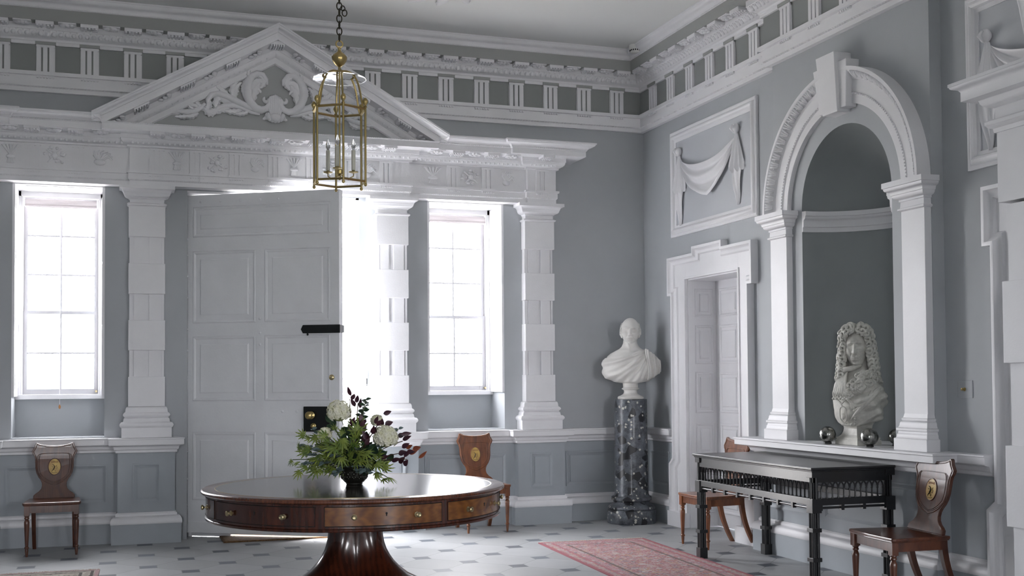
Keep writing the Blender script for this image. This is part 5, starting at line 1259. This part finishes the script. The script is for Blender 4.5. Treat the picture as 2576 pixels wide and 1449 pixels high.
# ------------------------------------------------------------------ busts
def head_mesh(s, Rz, Rx, loc, nu=128, nv=110, sx=1):
    """shaped head: brow, sockets, lids, nose, lips, chin, cheeks, jaw; faces -y, centre of the skull at the origin, s = face height scale"""
    def g(x, z, cx, cz, sx, sz): return math.exp(-((x - cx) / sx) ** 2 - ((z - cz) / sz) ** 2)
    def ga(v, c, lo, hi): return math.exp(-((v - c) / (hi if v > c else lo)) ** 2)
    q = MB(); vs = []
    for j in range(nv + 1):
        t_ = PI * j / nv
        for i in range(nu):
            a = 2 * PI * i / nu; x = sin(t_) * sin(a); y = -sin(t_) * cos(a); z = cos(t_)
            X, Y, Z = x * .078 * sx, y * .098, z * .122
            if y < 0: Y = -.098 * abs(y) ** .82
            if z < 0:
                k = -z; X *= 1 - .26 * k ** 1.6; Y = Y * (1 - .05 * k) if y < 0 else Y * (1 - .42 * k)
            if z > 0 and y > 0: Y *= 1.06
            f = min(1, max(0, -y) * 1.5)
            u = X / sx; A = abs(u); d = 0
            if y < .1:
                # nose: ridge growing to the tip, sharp underside
                rz = max(0, min(1, (.026 - Z) / .056)); under = 1 if Z > -.030 else math.exp(-((Z + .030) / .0055) ** 2)
                if Z < .034: d += (.006 + .024 * rz) * math.exp(-(u / (.0065 + .0045 * rz)) ** 2) * under * (1 if Z < .02 else max(0, (.034 - Z) / .014))
                d += .010 * g(A, Z, .0115, -.0275, .0055, .0065)
                d -= .027 * math.exp(-((A - .029) / .0150) ** 2) * ga(Z, .010, .0125, .0105)
                d += .0165 * g(A, Z, .030, .0075, .0100, .0058) - .005 * g(A, Z, .030, .0070, .0110, .0013)
                d += .0060 * g(A, Z, .031, .0160, .013, .0024) - .004 * g(A, Z, .031, -.004, .013, .003)
                d += .0125 * math.exp(-((A - .028) / .022) ** 2) * ga(Z, .0295, .0055, .012) - .004 * g(u, Z, 0, .036, .012, .008)
                d += .0085 * math.exp(-(u / .021) ** 2) * ga(Z, -.0575, .0035, .006) + .0095 * math.exp(-(u / .018) ** 2) * ga(Z, -.0680, .006, .0035) - .006 * g(u, Z, 0, -.0625, .023, .0020)
                d -= .007 * g(u, Z, 0, -.079, .020, .006) + .004 * g(u, Z, 0, -.046, .0045, .007)
                d += .015 * g(u, Z, 0, -.098, .022, .013)
                d += .008 * g(A, Z, .046, -.018, .018, .016) - .006 * math.exp(-((A - .020 - (-.03 - Z) * .45) / .0045) ** 2) * (1 if -.066 < Z < -.030 else 0) - .005 * g(A, Z, .045, -.055, .014, .022)
            Y -= d * f
            vs.append((X, Y, Z))
    fs = [(j * nu + i, j * nu + (i + 1) % nu, (j + 1) * nu + (i + 1) % nu, (j + 1) * nu + i) for j in range(nv) for i in range(nu)]
    q.add(vs, fs)
    for sd in (-1, 1):      # ears
        q.ell((sd * .078 * sx, .010, -.010), (.010, .018, .030), 12, 8); q.tube([(sd * (.078 * sx + .006), .012 + .014 * cos(a), -.006 + .024 * sin(a)) for a in [2 * PI * i / 12 for i in range(12)]], .004, 6, closed=True)
    q.xf(Matrix.Translation(loc) @ Matrix.Rotation(Rz, 4, 'Z') @ Matrix.Rotation(Rx, 4, 'X') @ Matrix.Scale(s, 4))
    return q
def remesh(o, size, smooth=3, fac=.5):
    m = o.modifiers.new('remesh', 'REMESH'); m.mode = 'VOXEL'; m.voxel_size = size; m.use_smooth_shade = True
    if smooth: k = o.modifiers.new('smooth', 'SMOOTH'); k.iterations = smooth; k.factor = fac

# bust of a bald man in a toga
t = E('marble_bust', (KX, KY, 1.252), 'white marble bust of a bald man in a toga on the speckled column', 'bust')
q = MB(); q.lathe([(0, 1.252), (.128, 1.252), (.132, 1.258), (.132, 1.272), (.122, 1.282), (.10, 1.290), (.075, 1.305), (.066, 1.325), (.070, 1.345), (.088, 1.353), (.09, 1.362), (.075, 1.372), (.08, 1.42), (0, 1.42)], 40, (KX, KY, 0)); B('socle', q, MARBLE, t, smooth=40)
RZ = math.radians(-18)
def tr(p): # bust local (front = -y) -> world
    c, s = cos(RZ), sin(RZ); return (KX + p[0] * c - p[1] * s, KY + p[0] * s + p[1] * c, p[2])
HC1 = (KX - .005, KY - .02, 1.942)
q = head_mesh(1.13, RZ + math.radians(-8), math.radians(2), HC1, sx=1.12)
SEC = [(1.412, .03, .03, .03), (1.416, .085, .085, .07), (1.43, .160, .150, .100), (1.46, .218, .205, .125), (1.50, .262, .248, .135), (1.55, .280, .272, .14), (1.60, .274, .285, .14), (1.65, .256, .275, .132), (1.69, .232, .248, .12), (1.72, .198, .208, .105), (1.745, .150, .158, .096), (1.765, .112, .118, .088), (1.785, .088, .092, .083), (1.82, .072, .074, .078), (1.86, .067, .069, .076), (1.93, .064, .066, .070)]
def sec(z):
    for (z0, *a), (z1, *b) in zip(SEC, SEC[1:]):
        if z <= z1: k = max(0, (z - z0) / (z1 - z0)); return [p + (r_ - p) * k for p, r_ in zip(a, b)]
    return SEC[-1][1:]
def surf(an, z, off=0, clav=True):
    wl, wr, d = sec(z); x = cos(an); w = wr if x > 0 else wl
    dd = d
    if off == 0 and sin(an) < 0:    # collar bones, hollow of the throat, neck tendons
        px = w * x; dd += .008 * math.exp(-((z - 1.742 - .10 * abs(px)) / .010) ** 2) * (1 if abs(px) > .012 else 0) - .010 * math.exp(-(px / .016) ** 2 - ((z - 1.745) / .018) ** 2)
        if z > 1.74: dd += .007 * math.exp(-((abs(px) - .012 - (z - 1.745) * .30) / .010) ** 2)
    return tr(((w + off) * x, (dd + off) * sin(an) + .012 * (z - 1.6) * 2, z))
q.grid(lambda u, v: surf(2 * PI * u, 1.412 + (1.93 - 1.412) * v), 72, 60)
B('body', q, MARBLE, t, smooth=180)
q = MB()
def drape(u, v):
    an = PI * 2 * u; wl, wr, d = sec(1.5)
    xx = cos(an)
    top = 1.672 + .085 * max(0, min(1, (xx + 1) / 1.6)) ** 1.3 
    z = 1.409 + (top - 1.409) * v
    wl, wr, d = sec(z); px = (wr if xx > 0 else wl) * xx
    th = math.atan2(z - 1.76, px - .20); R_ = math.hypot(z - 1.76, px - .20)
    fold = .5 + .5 * sin(th * 17 + 1.5 * sin(R_ * 14)); fold = fold ** 1.6
    edge = min(1, (1 - v) * 12)
    return surf(an, z, .010 + (.020 * fold + .006 * sin(th * 41 + R_ * 9)) * min(1, .35 + R_ * 2.2) * (1 if sin(an) < .3 else .3) * max(.35, edge))
q.grid(drape, 150, 60)
q2 = MB()
def fall(u, v):
    x = .155 + .150 * u; zt2 = 1.762 - .125 * u ** 1.15; zb2 = 1.445 + .085 * u ** 1.4; z = zb2 + (zt2 - zb2) * v
    wl, wr, d = sec(min(z, 1.66)); wr = max(wr, .285); yy = -d * math.sqrt(max(.02, 1 - min(1, x / (wr + .035)) ** 2)) - .022 - .012 * sin(u * 15) * (1 - .4 * v) - .006 * sin(u * 31 + v * 3)
    return tr((x + .010 * sin(v * 5) * (1 - u), yy, z))
q2.grid(fall, 50, 30); o = B('toga', q, MARBLE, t, smooth=180); o = B('toga_shoulder_fall', q2, MARBLE, t, smooth=180)
m = o.modifiers.new('solid', 'SOLIDIFY'); m.thickness = .016; m.offset = -1
# close-cropped hair low on the back and sides
q = MB(); r = random.Random(4)
for k in range(190):
    a = r.uniform(.42 * PI, 1.58 * PI); zz = r.uniform(-.055, .075); kk = math.sqrt(max(.05, 1 - (zz / .124) ** 2))
    p = Vector((.0765 * 1.12 * sin(a) * kk, -.096 * cos(a) * kk * (1.0 if zz > 0 else 1 + zz * 3.0), zz)) * 1.13
    c = Matrix.Rotation(RZ - .14, 3, 'Z') @ p + Vector(HC1); q.ell(c, (.012, .012, .008), 7, 5, Matrix.Rotation(r.uniform(-.5, .5), 4, 'Y'))
for s in (-1, 1):
    for k in range(14):
        p = Vector((s * (.084 - .003 * k * .3), -.028 - .010 * (k % 3), .035 - .007 * k)) * 1.13; c = Matrix.Rotation(RZ - .14, 3, 'Z') @ p + Vector(HC1); q.ell(c, (.007, .012, .008), 7, 5)
B('hair', q, MARBLE, t, smooth=180)

# bust of a man in a full curled wig
WX, WY, WZ = 5.225, 7.385, SH + .001
t = E('marble_bust', (WX, WY, WZ), 'aged marble bust of a man in a long curled wig inside the arched niche', 'bust')
WR = math.radians(-78)          # chest turned into the room; local front = -y
def tw(p, R=WR): c, s = cos(R), sin(R); return (WX + p[0] * c - p[1] * s, WY + p[0] * s + p[1] * c, WZ + p[2])
SR = -PI / 2
q = MB(); c, s = cos(SR), sin(SR)
def sq(a0, z0, z1, a1_=None):
    a1_ = a1_ or a0; q.add([tw((a * k[0], b * k[1], z), SR) for z, k in ((z0, a0), (z1, a1_)) for a, b in ((-1, -1), (1, -1), (1, 1), (-1, 1))], [(0, 1, 2, 3), (4, 5, 6, 7), (0, 1, 5, 4), (1, 2, 6, 5), (2, 3, 7, 6), (3, 0, 4, 7)])
sq((.138, .105), 0, .036); sq((.130, .098), .036, .046); sq((.133, .100), .046, .054)
pr = [((.120, .092), .054), ((.098, .078), .072), ((.086, .070), .095), ((.080, .066), .12), ((.084, .070), .145), ((.098, .080), .168), ((.115, .09), .185)]
for (a, z0), (b, z1) in zip(pr, pr[1:]): sq(a, z0, z1, b)
B('socle', q, OLDMARBLE, t, smooth=30)
HR = math.radians(-43)
hc = Vector(tw((0, -.015, .710), math.radians(-36)))
q = head_mesh(1.24, HR, math.radians(-3), hc, sx=.86)
nk = Vector(tw((0, .01, .60), WR)); q.tube([hc + Vector((.01, .01, -.06)), nk, nk + Vector((.01, 0, -.07)), nk + Vector((.01, 0, -.13))], [.072, .074, .085, .12], 22)
SE2 = [(.160, .06, .05), (.166, .12, .09), (.185, .165, .112), (.22, .190, .126), (.28, .202, .136), (.34, .208, .140), (.40, .206, .136), (.45, .195, .126), (.49, .170, .112), (.52, .135, .098), (.55, .100, .088), (.58, .08, .08)]
def sec2(z):
    for (z0, *a), (z1, *b) in zip(SE2, SE2[1:]):
        if z <= z1: k = max(0, (z - z0) / (z1 - z0)); return [p + (r_ - p) * k for p, r_ in zip(a, b)]
    return SE2[-1][1:]
def s2(an, z, off=0):
    w, d = sec2(z); return tw(((w + off) * cos(an), (d + off) * sin(an), z - .035 * max(0, -sin(an)) * (1 if z < .25 else 0)))
q.grid(lambda u, v: s2(2 * PI * u, .160 + .42 * v), 60, 44)
B('body', q, OLDMARBLE, t, smooth=180)
q = MB()      # mantle wrapped round the near arm and back, folds falling towards the front
def cloak(u, v):
    an = -PI * .42 + PI * 1.25 * u; z = .172 + (.30 - .10 * (1 - u) ** 2 * 0) * v
    th = z * 34 + an * 3.2 + 1.1 * sin(an * 3)
    f = (.5 + .5 * sin(th)) ** 1.5 * .026 + .007 * sin(z * 80 - an * 7)
    ed = min(1, u * 9)
    return s2(an, z, .010 + f * ed)
q.grid(cloak, 80, 46)
for k in range(6): q.tube([s2(.25 - .10 * k, .455 - .01 * k, .012), s2(-.10 - .10 * k, .42 - .02 * k, .024), s2(-.55 - .09 * k, .36 - .022 * k, .022), s2(-1.0 - .06 * k, .30 - .016 * k, .010)], [.012, .016, .013, .006], 8)
q.tube([s2(-.45 - .9 * i / 14, .40 - .075 * sin(PI * i / 14) - .06 * i / 14, .020) for i in range(15)], .012, 8)
for i in range(16): q.ell(s2(-1.15 - .65 * i / 15, .185 + .004 * (i % 2), .012), (.010, .010, .010), 6, 4)
for i in range(11): q.ell(s2(-1.12, .19 + .018 * i, .012), (.010, .010, .012), 6, 4)
B('cloak', q, OLDMARBLE, t, smooth=180)
q = MB()   # lace cravat, ribbon and medallion
ft = -PI / 2
for k in range(13): u = (k - 6) / 6; q.tube([s2(ft + .02 + u * .10, .545, .035), s2(ft + u * .17, .47, .050), s2(ft - .02 + u * .26, .385 + .012 * (k % 2), .046), s2(ft - .04 + u * .33, .345 + .015 * ((k + 1) % 2), .030)], [.007, .009, .010, .009], 7)
for k in range(10): q.ell(s2(ft - .36 + .075 * k, .343 + .010 * (k % 2), .032), (.013, .013, .011), 8, 5)
q.tube([Vector(s2(ft - .9, .575, .0)), Vector(s2(ft - .4, .565, .030)), Vector(s2(ft, .555, .045)), Vector(s2(ft + .5, .57, .03)), Vector(s2(ft + 1.0, .585, .0)), Vector(s2(ft + 1.6, .60, -.03))], [.016, .020, .022, .019, .014, .010], 10)
q.tube([s2(ft + .45, .40, .02), s2(ft + .18, .34, .030), s2(ft, .305, .030), s2(ft - .18, .335, .03), s2(ft - .5, .40, .02)], .007, 6)
mc = s2(ft, .245, .022)
q.tube([s2(ft + .15 * cos(2 * PI * i / 18), .245 + .040 * sin(2 * PI * i / 18), .022) for i in range(18)], .006, 6, closed=True); q.ell(mc, (.014, .016, .024), 8, 6); q.tube([s2(ft, .305, .03), s2(ft, .285, .025)], .005, 6)
B('cravat', q, OLDMARBLE, t, smooth=180)
q = MB(); r = random.Random(11)
def curl(c, ax, R, turns=1.9, rise=.8):
    ax = Vector(ax).normalized(); a = ax.orthogonal().normalized(); b = ax.cross(a); n = int(13 * turns); pts = []; rs = []
    for i in range(n + 1):
        k = i / n; th = 2 * PI * turns * k; rr = R * (1 - .25 * k); pts.append(Vector(c) + ax * (R * rise * (k - .5) * 2) + (a * cos(th) + b * sin(th)) * rr); rs.append(R * (.64 - .16 * k))
    q.tube(pts, rs, 7)
cH, sH = cos(HR), sin(HR)
def hw(x, y, z): return Vector((hc.x + x * cH - y * sH, hc.y + x * sH + y * cH, hc.z + z))
def hd(x, y, z): return Vector((x * cH - y * sH, x * sH + y * cH, z))
q.ell(hw(0, .035, .035), (.105, .100, .135), 24, 16); q.ell(hw(.01, .075, -.12), (.115, .07, .18), 20, 14)
for s in (-1, 1):
    for (x, y, z, R) in ((.040, -.070, .158, .026), (.072, -.065, .150, .024), (.038, -.035, .172, .026), (.070, -.030, .158, .025), (.100, -.050, .118, .024), (.098, -.015, .128, .024), (.035, .010, .170, .026), (.075, .015, .150, .026), (.026, -.095, .138, .020), (.055, -.098, .128, .020), (.082, -.085, .112, .022)):
        curl(hw(s * x, y, z), hd(s * .5 + r.uniform(-.3, .3), -.8, .5 + r.uniform(-.3, .3)), R * .92)
    rows_ = 15 if s > 0 else 12
    for lv in range(rows_):
        z = .095 - .029 * lv; out = .098 + .0022 * lv if s < 0 else .100 + .0042 * lv
        for j in range(5):
            x = s * (out + .030 * sin(PI * (j + .4) / 4.6) - .022 + r.uniform(-.006, .006)); y = -.068 + .032 * j + r.uniform(-.006, .006) - (.02 if lv > 8 else 0)
            curl(hw(x, y, z + r.uniform(-.007, .007) + (.014 if j % 2 else 0)), hd(s * (.3 + .2 * j), -.9 + .3 * j, r.uniform(-.4, .4)), .0185 + .003 * r.random())
# locks spilling over the near shoulder and down the chest
for i in range(64):
    k = r.random(); an = -.15 - 1.25 * k + r.uniform(-.2, .2); z = .56 - .17 * k + r.uniform(-.05, .03)
    c = Vector(s2(an, min(.53, z), .024 + .014 * r.random())); c.z = max(c.z, WZ + .33); curl(c, (c - Vector((WX, WY, c.z - .05))), .0175 + .004 * r.random())
B('curled_wig', q, OLDMARBLE, t, smooth=180)

# ------------------------------------------------------------------ mottled glass balls on the sill
SILV = mat('mottled_silvered_glass', (.46, .46, .44), .22, metal=1, color2=(.08, .085, .075), vscale=26, bump=.15, bscale=50)
for (x, y, R, lb) in ((5.075, 7.555, .062, 'silvered glass ball on the niche sill left of the wigged bust'), (5.10, 7.075, .064, 'silvered glass ball on the niche sill right of the wigged bust'), (5.36, 7.11, .058, 'silvered glass ball half hidden behind the right hand ball in the niche')):
    t = E('glass_ball', (x, y, SH), lb, 'glass ball', 'silvered balls on the niche sill')
    q = MB(); q.lathe([(.024, 0), (.030, .002), (.030, .012), (.022, .014), (0, .014)], 18, (x, y, SH + .0005)); B('ring_stand', q, mat('dark_ring', (.03, .03, .028), .4) if 'dark_ring' not in bpy.data.materials else bpy.data.materials['dark_ring'], t, smooth=40)
    q = MB(); q.ell((x, y, SH + .009 + R), R, 32, 20); B('ball', q, SILV, t, smooth=180)

# ------------------------------------------------------------------ flower arrangement
FX, FY = 1.500 - .002, 7.735
VR = Vector((cos(math.radians(-18.7)), sin(math.radians(-18.7)), 0)); VF = Vector((-sin(math.radians(-18.7)), cos(math.radians(-18.7)), 0))
def fp(dx, dz, dd=0): return Vector((FX, FY, DZ)) + VR * dx + VF * dd + Vector((0, 0, dz))
t = E('flower_bowl', (FX, FY, DZ), 'dark embossed metal bowl holding the flowers on the drum table', 'bowl')
q = MB(); q.lathe([(0, .001), (.052, .001), (.058, .006), (.056, .012), (.066, .018), (.080, .035), (.089, .060), (.092, .090), (.094, .100), (.104, .108), (.112, .122), (.107, .124), (.096, .112), (.085, .100), (.05, .06), (0, .05)], 40, (FX, FY, DZ))
BOWLM = mat('dark_pewter', (.05, .05, .043), .38, metal=.75, bump=.3, bscale=60)
bo = B('bowl_body', q, BOWLM, t, smooth=50)
q = MB()
for k in range(14):
    a = 2 * PI * k / 14
    for (da, z, R) in ((0, .075, .012), (.12, .055, .009), (-.12, .055, .009), (.0, .045, .007), (.14, .085, .008)):
        rr = .078 + (z - .035) * .22; q.ell((FX + rr * 1.02 * cos(a + da), FY + rr * 1.02 * sin(a + da), DZ + z), (R, R, R * 1.2), 7, 5)
B('embossed_band', q, BOWLM, bo, smooth=180)
def leafm(name, c1, c2, rough=.45): 
    m = mat(name, c1, rough, color2=c2, vscale=14)
    return m
LG = leafm('lime_maple_leaf', (.27, .33, .06), (.08, .15, .03)); LD = leafm('dark_green_leaf', (.035, .075, .035), (.015, .035, .02), .35)
LP = leafm('plum_leaf', (.075, .018, .030), (.035, .010, .022), .4); LB = leafm('eucalyptus_leaf', (.17, .235, .24), (.10, .15, .15), .5); LO = leafm('rust_leaf', (.36, .10, .04), (.20, .05, .03), .45)
HYC = mat('hydrangea_core', (.34, .38, .16), .7); HY = mat('hydrangea_petal', (.88, .86, .76), .6, color2=(.80, .79, .56), vscale=22); STEM = mat('green_stem', (.07, .10, .035), .5); STEMD = mat('brown_stem', (.07, .035, .02), .5)
rf = random.Random(21)
def blade(q, base, d, n, L, W, bend=.2, serr=0, k=6):
    """a single pointed leaf from base along d; n = its normal"""
    d = Vector(d).normalized(); n = (Vector(n) - d * Vector(n).dot(d)); n = n.normalized() if n.length > 1e-4 else d.orthogonal().normalized(); s = d.cross(n)
    rows = []
    for i in range(k + 1):
        f = i / k; w = W * (sin(PI * (f ** .75)) ** .9) * (1 + (serr * (1 if i % 2 else -1)))
        c = Vector(base) + d * (L * f) - n * (bend * L * f * f)
        rows += [c - s * w + n * w * .25, c, c + s * w + n * w * .25]
    q.add(rows, [(i * 3 + j, i * 3 + j + 1, i * 3 + 4 + j, i * 3 + 3 + j) for i in range(k) for j in (0, 1)])
def palmate(q, base, d, n, L):
    d = Vector(d).normalized(); n = (Vector(n) - d * Vector(n).dot(d)).normalized()
    for a, f in ((0, 1), (.45, .92), (-.45, .92), (.95, .75), (-.95, .75), (1.5, .48), (-1.5, .48)):
        dd = Matrix.Rotation(a, 3, n) @ d; blade(q, base, dd, n + rnd(.12), L * f, L * .078, .30, .22, 9)
root = fp(0, .10)
def sprig(name, label, cat, group, tip, smat, pts=None):
    t = E(name, tuple(root), label, cat, group)
    mid = (root + Vector(tip)) * .5 + Vector((0, 0, .05)); a = [root + (Vector(tip) - root) * 0, mid, Vector(tip)]
    P = []
    for i in range(9):
        s = i / 8; P.append(a[0] * (1 - s) ** 2 + a[1] * 2 * s * (1 - s) + a[2] * s * s)
    q = MB(); q.tube(P, [.003] * 9, 5); B('stem', q, smat, t, smooth=180)
    return t, P
CAMD = Vector((-sin(math.radians(18.7)) * 1, -cos(math.radians(18.7)), .12))
def rnd(s=1): return Vector((rf.uniform(-s, s), rf.uniform(-s, s), rf.uniform(-s, s)))
# hydrangeas
for (dx, dz, dd, R, lb) in ((-.100, .485, .0, .078, 'cream hydrangea head at the upper left of the bouquet'), (.215, .315, -.05, .080, 'cream hydrangea head at the right of the bouquet'), (-.20, .335, .02, .045, 'small greenish hydrangea head among the leaves at the left'), (.14, .42, .10, .04, 'small pale hydrangea head at the back of the bouquet')):
    c = fp(dx, dz, dd); t, P = sprig('hydrangea', lb, 'flower', 'cream hydrangeas in the bowl', c, STEM)
    q = MB()
    for k in range(int(170 * (R / .08) ** 2)):
        z = 1 - 2 * (k + .5) / (170 * (R / .08) ** 2); a = k * 2.39996; d = Vector((math.sqrt(max(0, 1 - z * z)) * cos(a), math.sqrt(max(0, 1 - z * z)) * sin(a), z))
        if d.z < -.55: continue
        p = c + d * R * rf.uniform(.88, 1.06); nn = (d + rnd(.25)).normalized(); u = nn.orthogonal().normalized(); v = nn.cross(u); ph = rf.uniform(0, 1.5)
        for j in range(4):
            dd_ = u * cos(ph + j * PI / 2) + v * sin(ph + j * PI / 2); s_ = nn.cross(dd_); Lp = .0185
            q.add([p, p + dd_ * Lp * .55 + s_ * Lp * .55 + nn * .004, p + dd_ * Lp * 1.1 - nn * .003, p + dd_ * Lp * .55 - s_ * Lp * .55 + nn * .004], [(0, 1, 2), (0, 2, 3)])
    B('flower_head', q, HY, t)
    q = MB(); q.ell(c, R * .80, 14, 9); B('flower_core', q, HYC, t, smooth=180)
# maple-like lime sprigs
SP = [(-.37, .25, 0), (-.34, .33, .02), (-.41, .17, -.03), (-.28, .24, -.08), (-.30, .12, -.10), (-.22, .18, -.14), (-.36, .09, 0), (-.15, .28, -.12), (-.06, .31, -.16), (-.04, .21, -.18), (.02, .27, -.16), (-.20, .10, -.12), (.20, .12, -.06), (.24, .05, -.10), (.14, .14, -.12), (.03, .36, -.08), (-.12, .38, -.06), (-.26, .30, .06), (-.10, .25, -.20), (.05, .17, -.20), (-.17, .33, -.12), (.10, .22, -.17), (-.02, .40, .02), (.17, .20, -.10), (-.24, .17, -.16)]
where = ['at the far left tip', 'at the upper left', 'drooping at the left edge', 'left of the middle', 'low on the left', 'in front on the left', 'hanging lowest at the left', 'above the bowl on the left', 'large, in the very centre', 'just over the bowl rim', 'right of the centre', 'low over the door panel', 'low on the right', 'drooping over the table at the right', 'beside the bowl rim on the right', 'behind the central leaf', 'under the upper hydrangea', 'behind the left leaves', 'hanging in front, left of the central leaf', 'hanging in front, right of the central leaf', 'below the small greenish hydrangea', 'between the central leaf and the right hydrangea', 'dark against the door opening', 'under the right hydrangea', 'lowest in front on the left']
for (dx, dz, dd), w in zip(SP, where):
    tip = fp(dx, dz, dd); t, P = sprig('maple_sprig', 'lime green jagged-leaved sprig ' + w, 'foliage sprig', 'lime green leaf sprigs in the bowl', tip, STEM)
    q = MB(); big = .115 if 'centre' in w or 'central' in w else .085
    for k in range(5 if dx < -.1 else 4):
        p = P[8 - k * 1] + rnd(.03 if k else .004); out = (p - root); out.z *= .5; d = out.normalized() + rnd(.75) + Vector((0, 0, -.25)); nn = CAMD * .8 + Vector((0, 0, .6)) + rnd(.8)
        palmate(q, p, d, nn, big * rf.uniform(.55, 1.1))
    B('jagged_leaves', q, LG, t)
# dark eucalyptus spire, grey-blue eucalyptus
def euc(lb, tip, m_, n, R, grp='eucalyptus stems in the bowl', L=None):
    t, P = sprig('eucalyptus_stem', lb, 'foliage sprig', grp, tip, STEM); q = MB()
    for k in range(n):
        s = 1 - .62 * k / n; i = s * 8; a = P[int(i)] if int(i) >= 8 else P[int(i)].lerp(P[int(i) + 1], i - int(i)); ang = k * 2.4
        d = VR * cos(ang) + VF * sin(ang) + Vector((0, 0, .35)); d.normalize(); nn = Vector((0, 0, 1)) + CAMD + rnd(.3)
        blade(q, a, d, nn, R * (1.0 + .5 * (1 - s)) * 2, R * .8, .1, 0, 6)
    B('round_leaves', q, m_, t, smooth=180)
euc('dark green upright eucalyptus spire at the top of the bouquet', fp(.075, .565, .03), LD, 26, .020)
for q_, (tip, lb) in enumerate(((fp(-.36, .26, .0), 'grey-blue eucalyptus stem at the far left'), (fp(-.33, .14, -.09), 'grey-blue eucalyptus stem drooping at the left'), (fp(-.25, .24, -.13), 'grey-blue eucalyptus stem in front of the lime leaves'), (fp(-.14, .20, -.17), 'grey-blue eucalyptus stem left of the central leaf'), (fp(.30, .37, -.02), 'grey-green eucalyptus sprig above the right plum leaves'))):
    euc(lb, tip, LB, 20, .018)
euc('second dark upright eucalyptus stem leaning on the spire', fp(.045, .50, .07), LD, 18, .020)
for tip, lb in ((fp(-.30, .20, -.05), 'grey-blue eucalyptus stem at the left'), (fp(-.22, .14, -.12), 'grey-blue eucalyptus stem low on the left'), (fp(-.12, .07, -.13), 'grey-blue eucalyptus stem over the bowl rim at the left'), (fp(.05, .085, -.14), 'pale eucalyptus stem over the middle of the bowl'), (fp(.11, .08, -.12), 'pale eucalyptus stem over the bowl rim at the right'), (fp(-.17, .27, -.05), 'grey-blue eucalyptus stem under the upper hydrangea'), (fp(.33, .33, .02), 'pale green eucalyptus tip at the upper right'), (fp(-.29, .37, .05), 'silvery eucalyptus stem in front of the lock')):
    euc(lb, tip, LB, 16, .017)
# broad dark leaves filling the heart
for (dx, dz, dd), lb in (((.13, .20, -.15), 'broad veined dark green leaf sprig right of the centre'), ((.02, .20, -.05), 'dark green leaf mass sprig over the bowl'), ((-.10, .20, .0), 'dark green leaf sprig in the heart of the bouquet'), ((.08, .30, .02), 'dark green leaf sprig behind the centre'), ((-.02, .33, .04), 'dark green leaf sprig under the top spire'), ((-.20, .20, .02), 'dark green leaf sprig among the left leaves'), ((.22, .22, .02), 'dark green leaf sprig below the right hydrangea'), ((-.17, .42, .04), 'dark leaf sprig left of the upper hydrangea'), ((.17, .12, .02), 'dark leaf sprig at the back right')):
    tip = fp(dx, dz, dd); t, P = sprig('broad_leaf_sprig', lb, 'foliage sprig', 'broad dark leaf sprigs in the bowl', tip, STEM); q = MB()
    for k in range(9):
        p = P[max(2, 8 - k)] + rnd(.03); blade(q, p, (p - root).normalized() + rnd(.8) + Vector((0, 0, -.1)), CAMD + rnd(.6), rf.uniform(.06, .10), rf.uniform(.022, .034), .15, 0, 6)
    B('leaves', q, LD, t, smooth=180)
# plum and rust leaves
for (dx, dz, dd), m_, lb, n in (((-.03, .575, .0), LP, 'two thin plum leaves standing over the upper hydrangea', 2), ((.02, .545, .05), LP, 'plum leaf tip at the top centre', 3), ((.19, .44, 0), LP, 'plum leaves standing upright right of the spire', 5), ((.03, .42, -.04), LP, 'plum leaves between hydrangea and spire', 7), ((.33, .29, -.04), LP, 'plum leaves beside the right hydrangea', 5), ((.36, .17, -.06), LP, 'plum leaves arching out low on the right', 7), ((.41, .22, -.03), LO, 'brown and rust leaf tip reaching furthest right', 4), ((.12, .33, -.08), LP, 'plum leaves behind the central green leaf', 8), ((-.12, .12, .05), LP, 'plum leaves low behind the bowl at the left', 5)):
    tip = fp(dx, dz, dd); t, P = sprig('plum_sprig', lb, 'foliage sprig', 'plum leaved sprigs in the bowl', tip, STEMD); q = MB()
    for k in range(n):
        p = P[8 - min(5, k // 2)] + rnd(.012 * min(n, 4)); out = (p - root); d = out.normalized() + rnd(.65); blade(q, p, d, CAMD + rnd(.5), rf.uniform(.05, .075), rf.uniform(.014, .020), .1, 0, 6)
    B('pointed_leaves', q, m_, t, smooth=180)
# ------------------------------------------------------------------ light
w = bpy.data.worlds.new('sky'); SC.world = w; w.use_nodes = True; nt = w.node_tree; bg = nt.nodes['Background']
bg.inputs[0].default_value = (.965, .965, 1.0, 1); bg.inputs[1].default_value = 11.0
def portal(name, loc, rot, sx, sy):
    l = bpy.data.lights.new(name, 'AREA'); l.shape = 'RECTANGLE'; l.size = sx; l.size_y = sy; l.cycles.is_portal = True
    o = bpy.data.objects.new(name, l); COL.objects.link(o); o.location = loc; o.rotation_euler = rot
for x0, x1 in WIN: portal('window_daylight', ((x0 + x1) / 2, 11.74, 2.29), (-PI / 2, 0, 0), x1 - x0, 1.95)
portal('door_daylight', (1.41, 11.9, 1.62), (-PI / 2, 0, 0), 1.7, 3.3)
for x0, x1 in FW: portal('rear_window_daylight', ((x0 + x1) / 2, YF - .32, 1.98), (PI / 2, 0, 0), x1 - x0, 2.15)
SC.view_settings.view_transform = 'Standard'; SC.view_settings.look = 'None'; SC.view_settings.gamma = 1; SC.view_settings.exposure = 1.28
SC.view_settings.use_curve_mapping = False
cy_ = SC.cycles; cy_.max_bounces = 7; cy_.diffuse_bounces = 5; cy_.glossy_bounces = 3; cy_.transmission_bounces = 4; cy_.transparent_max_bounces = 10
cy_.caustics_reflective = False; cy_.caustics_refractive = False; cy_.sample_clamp_indirect = 6; cy_.use_denoising = True; cy_.use_adaptive_sampling = True; cy_.adaptive_threshold = .015
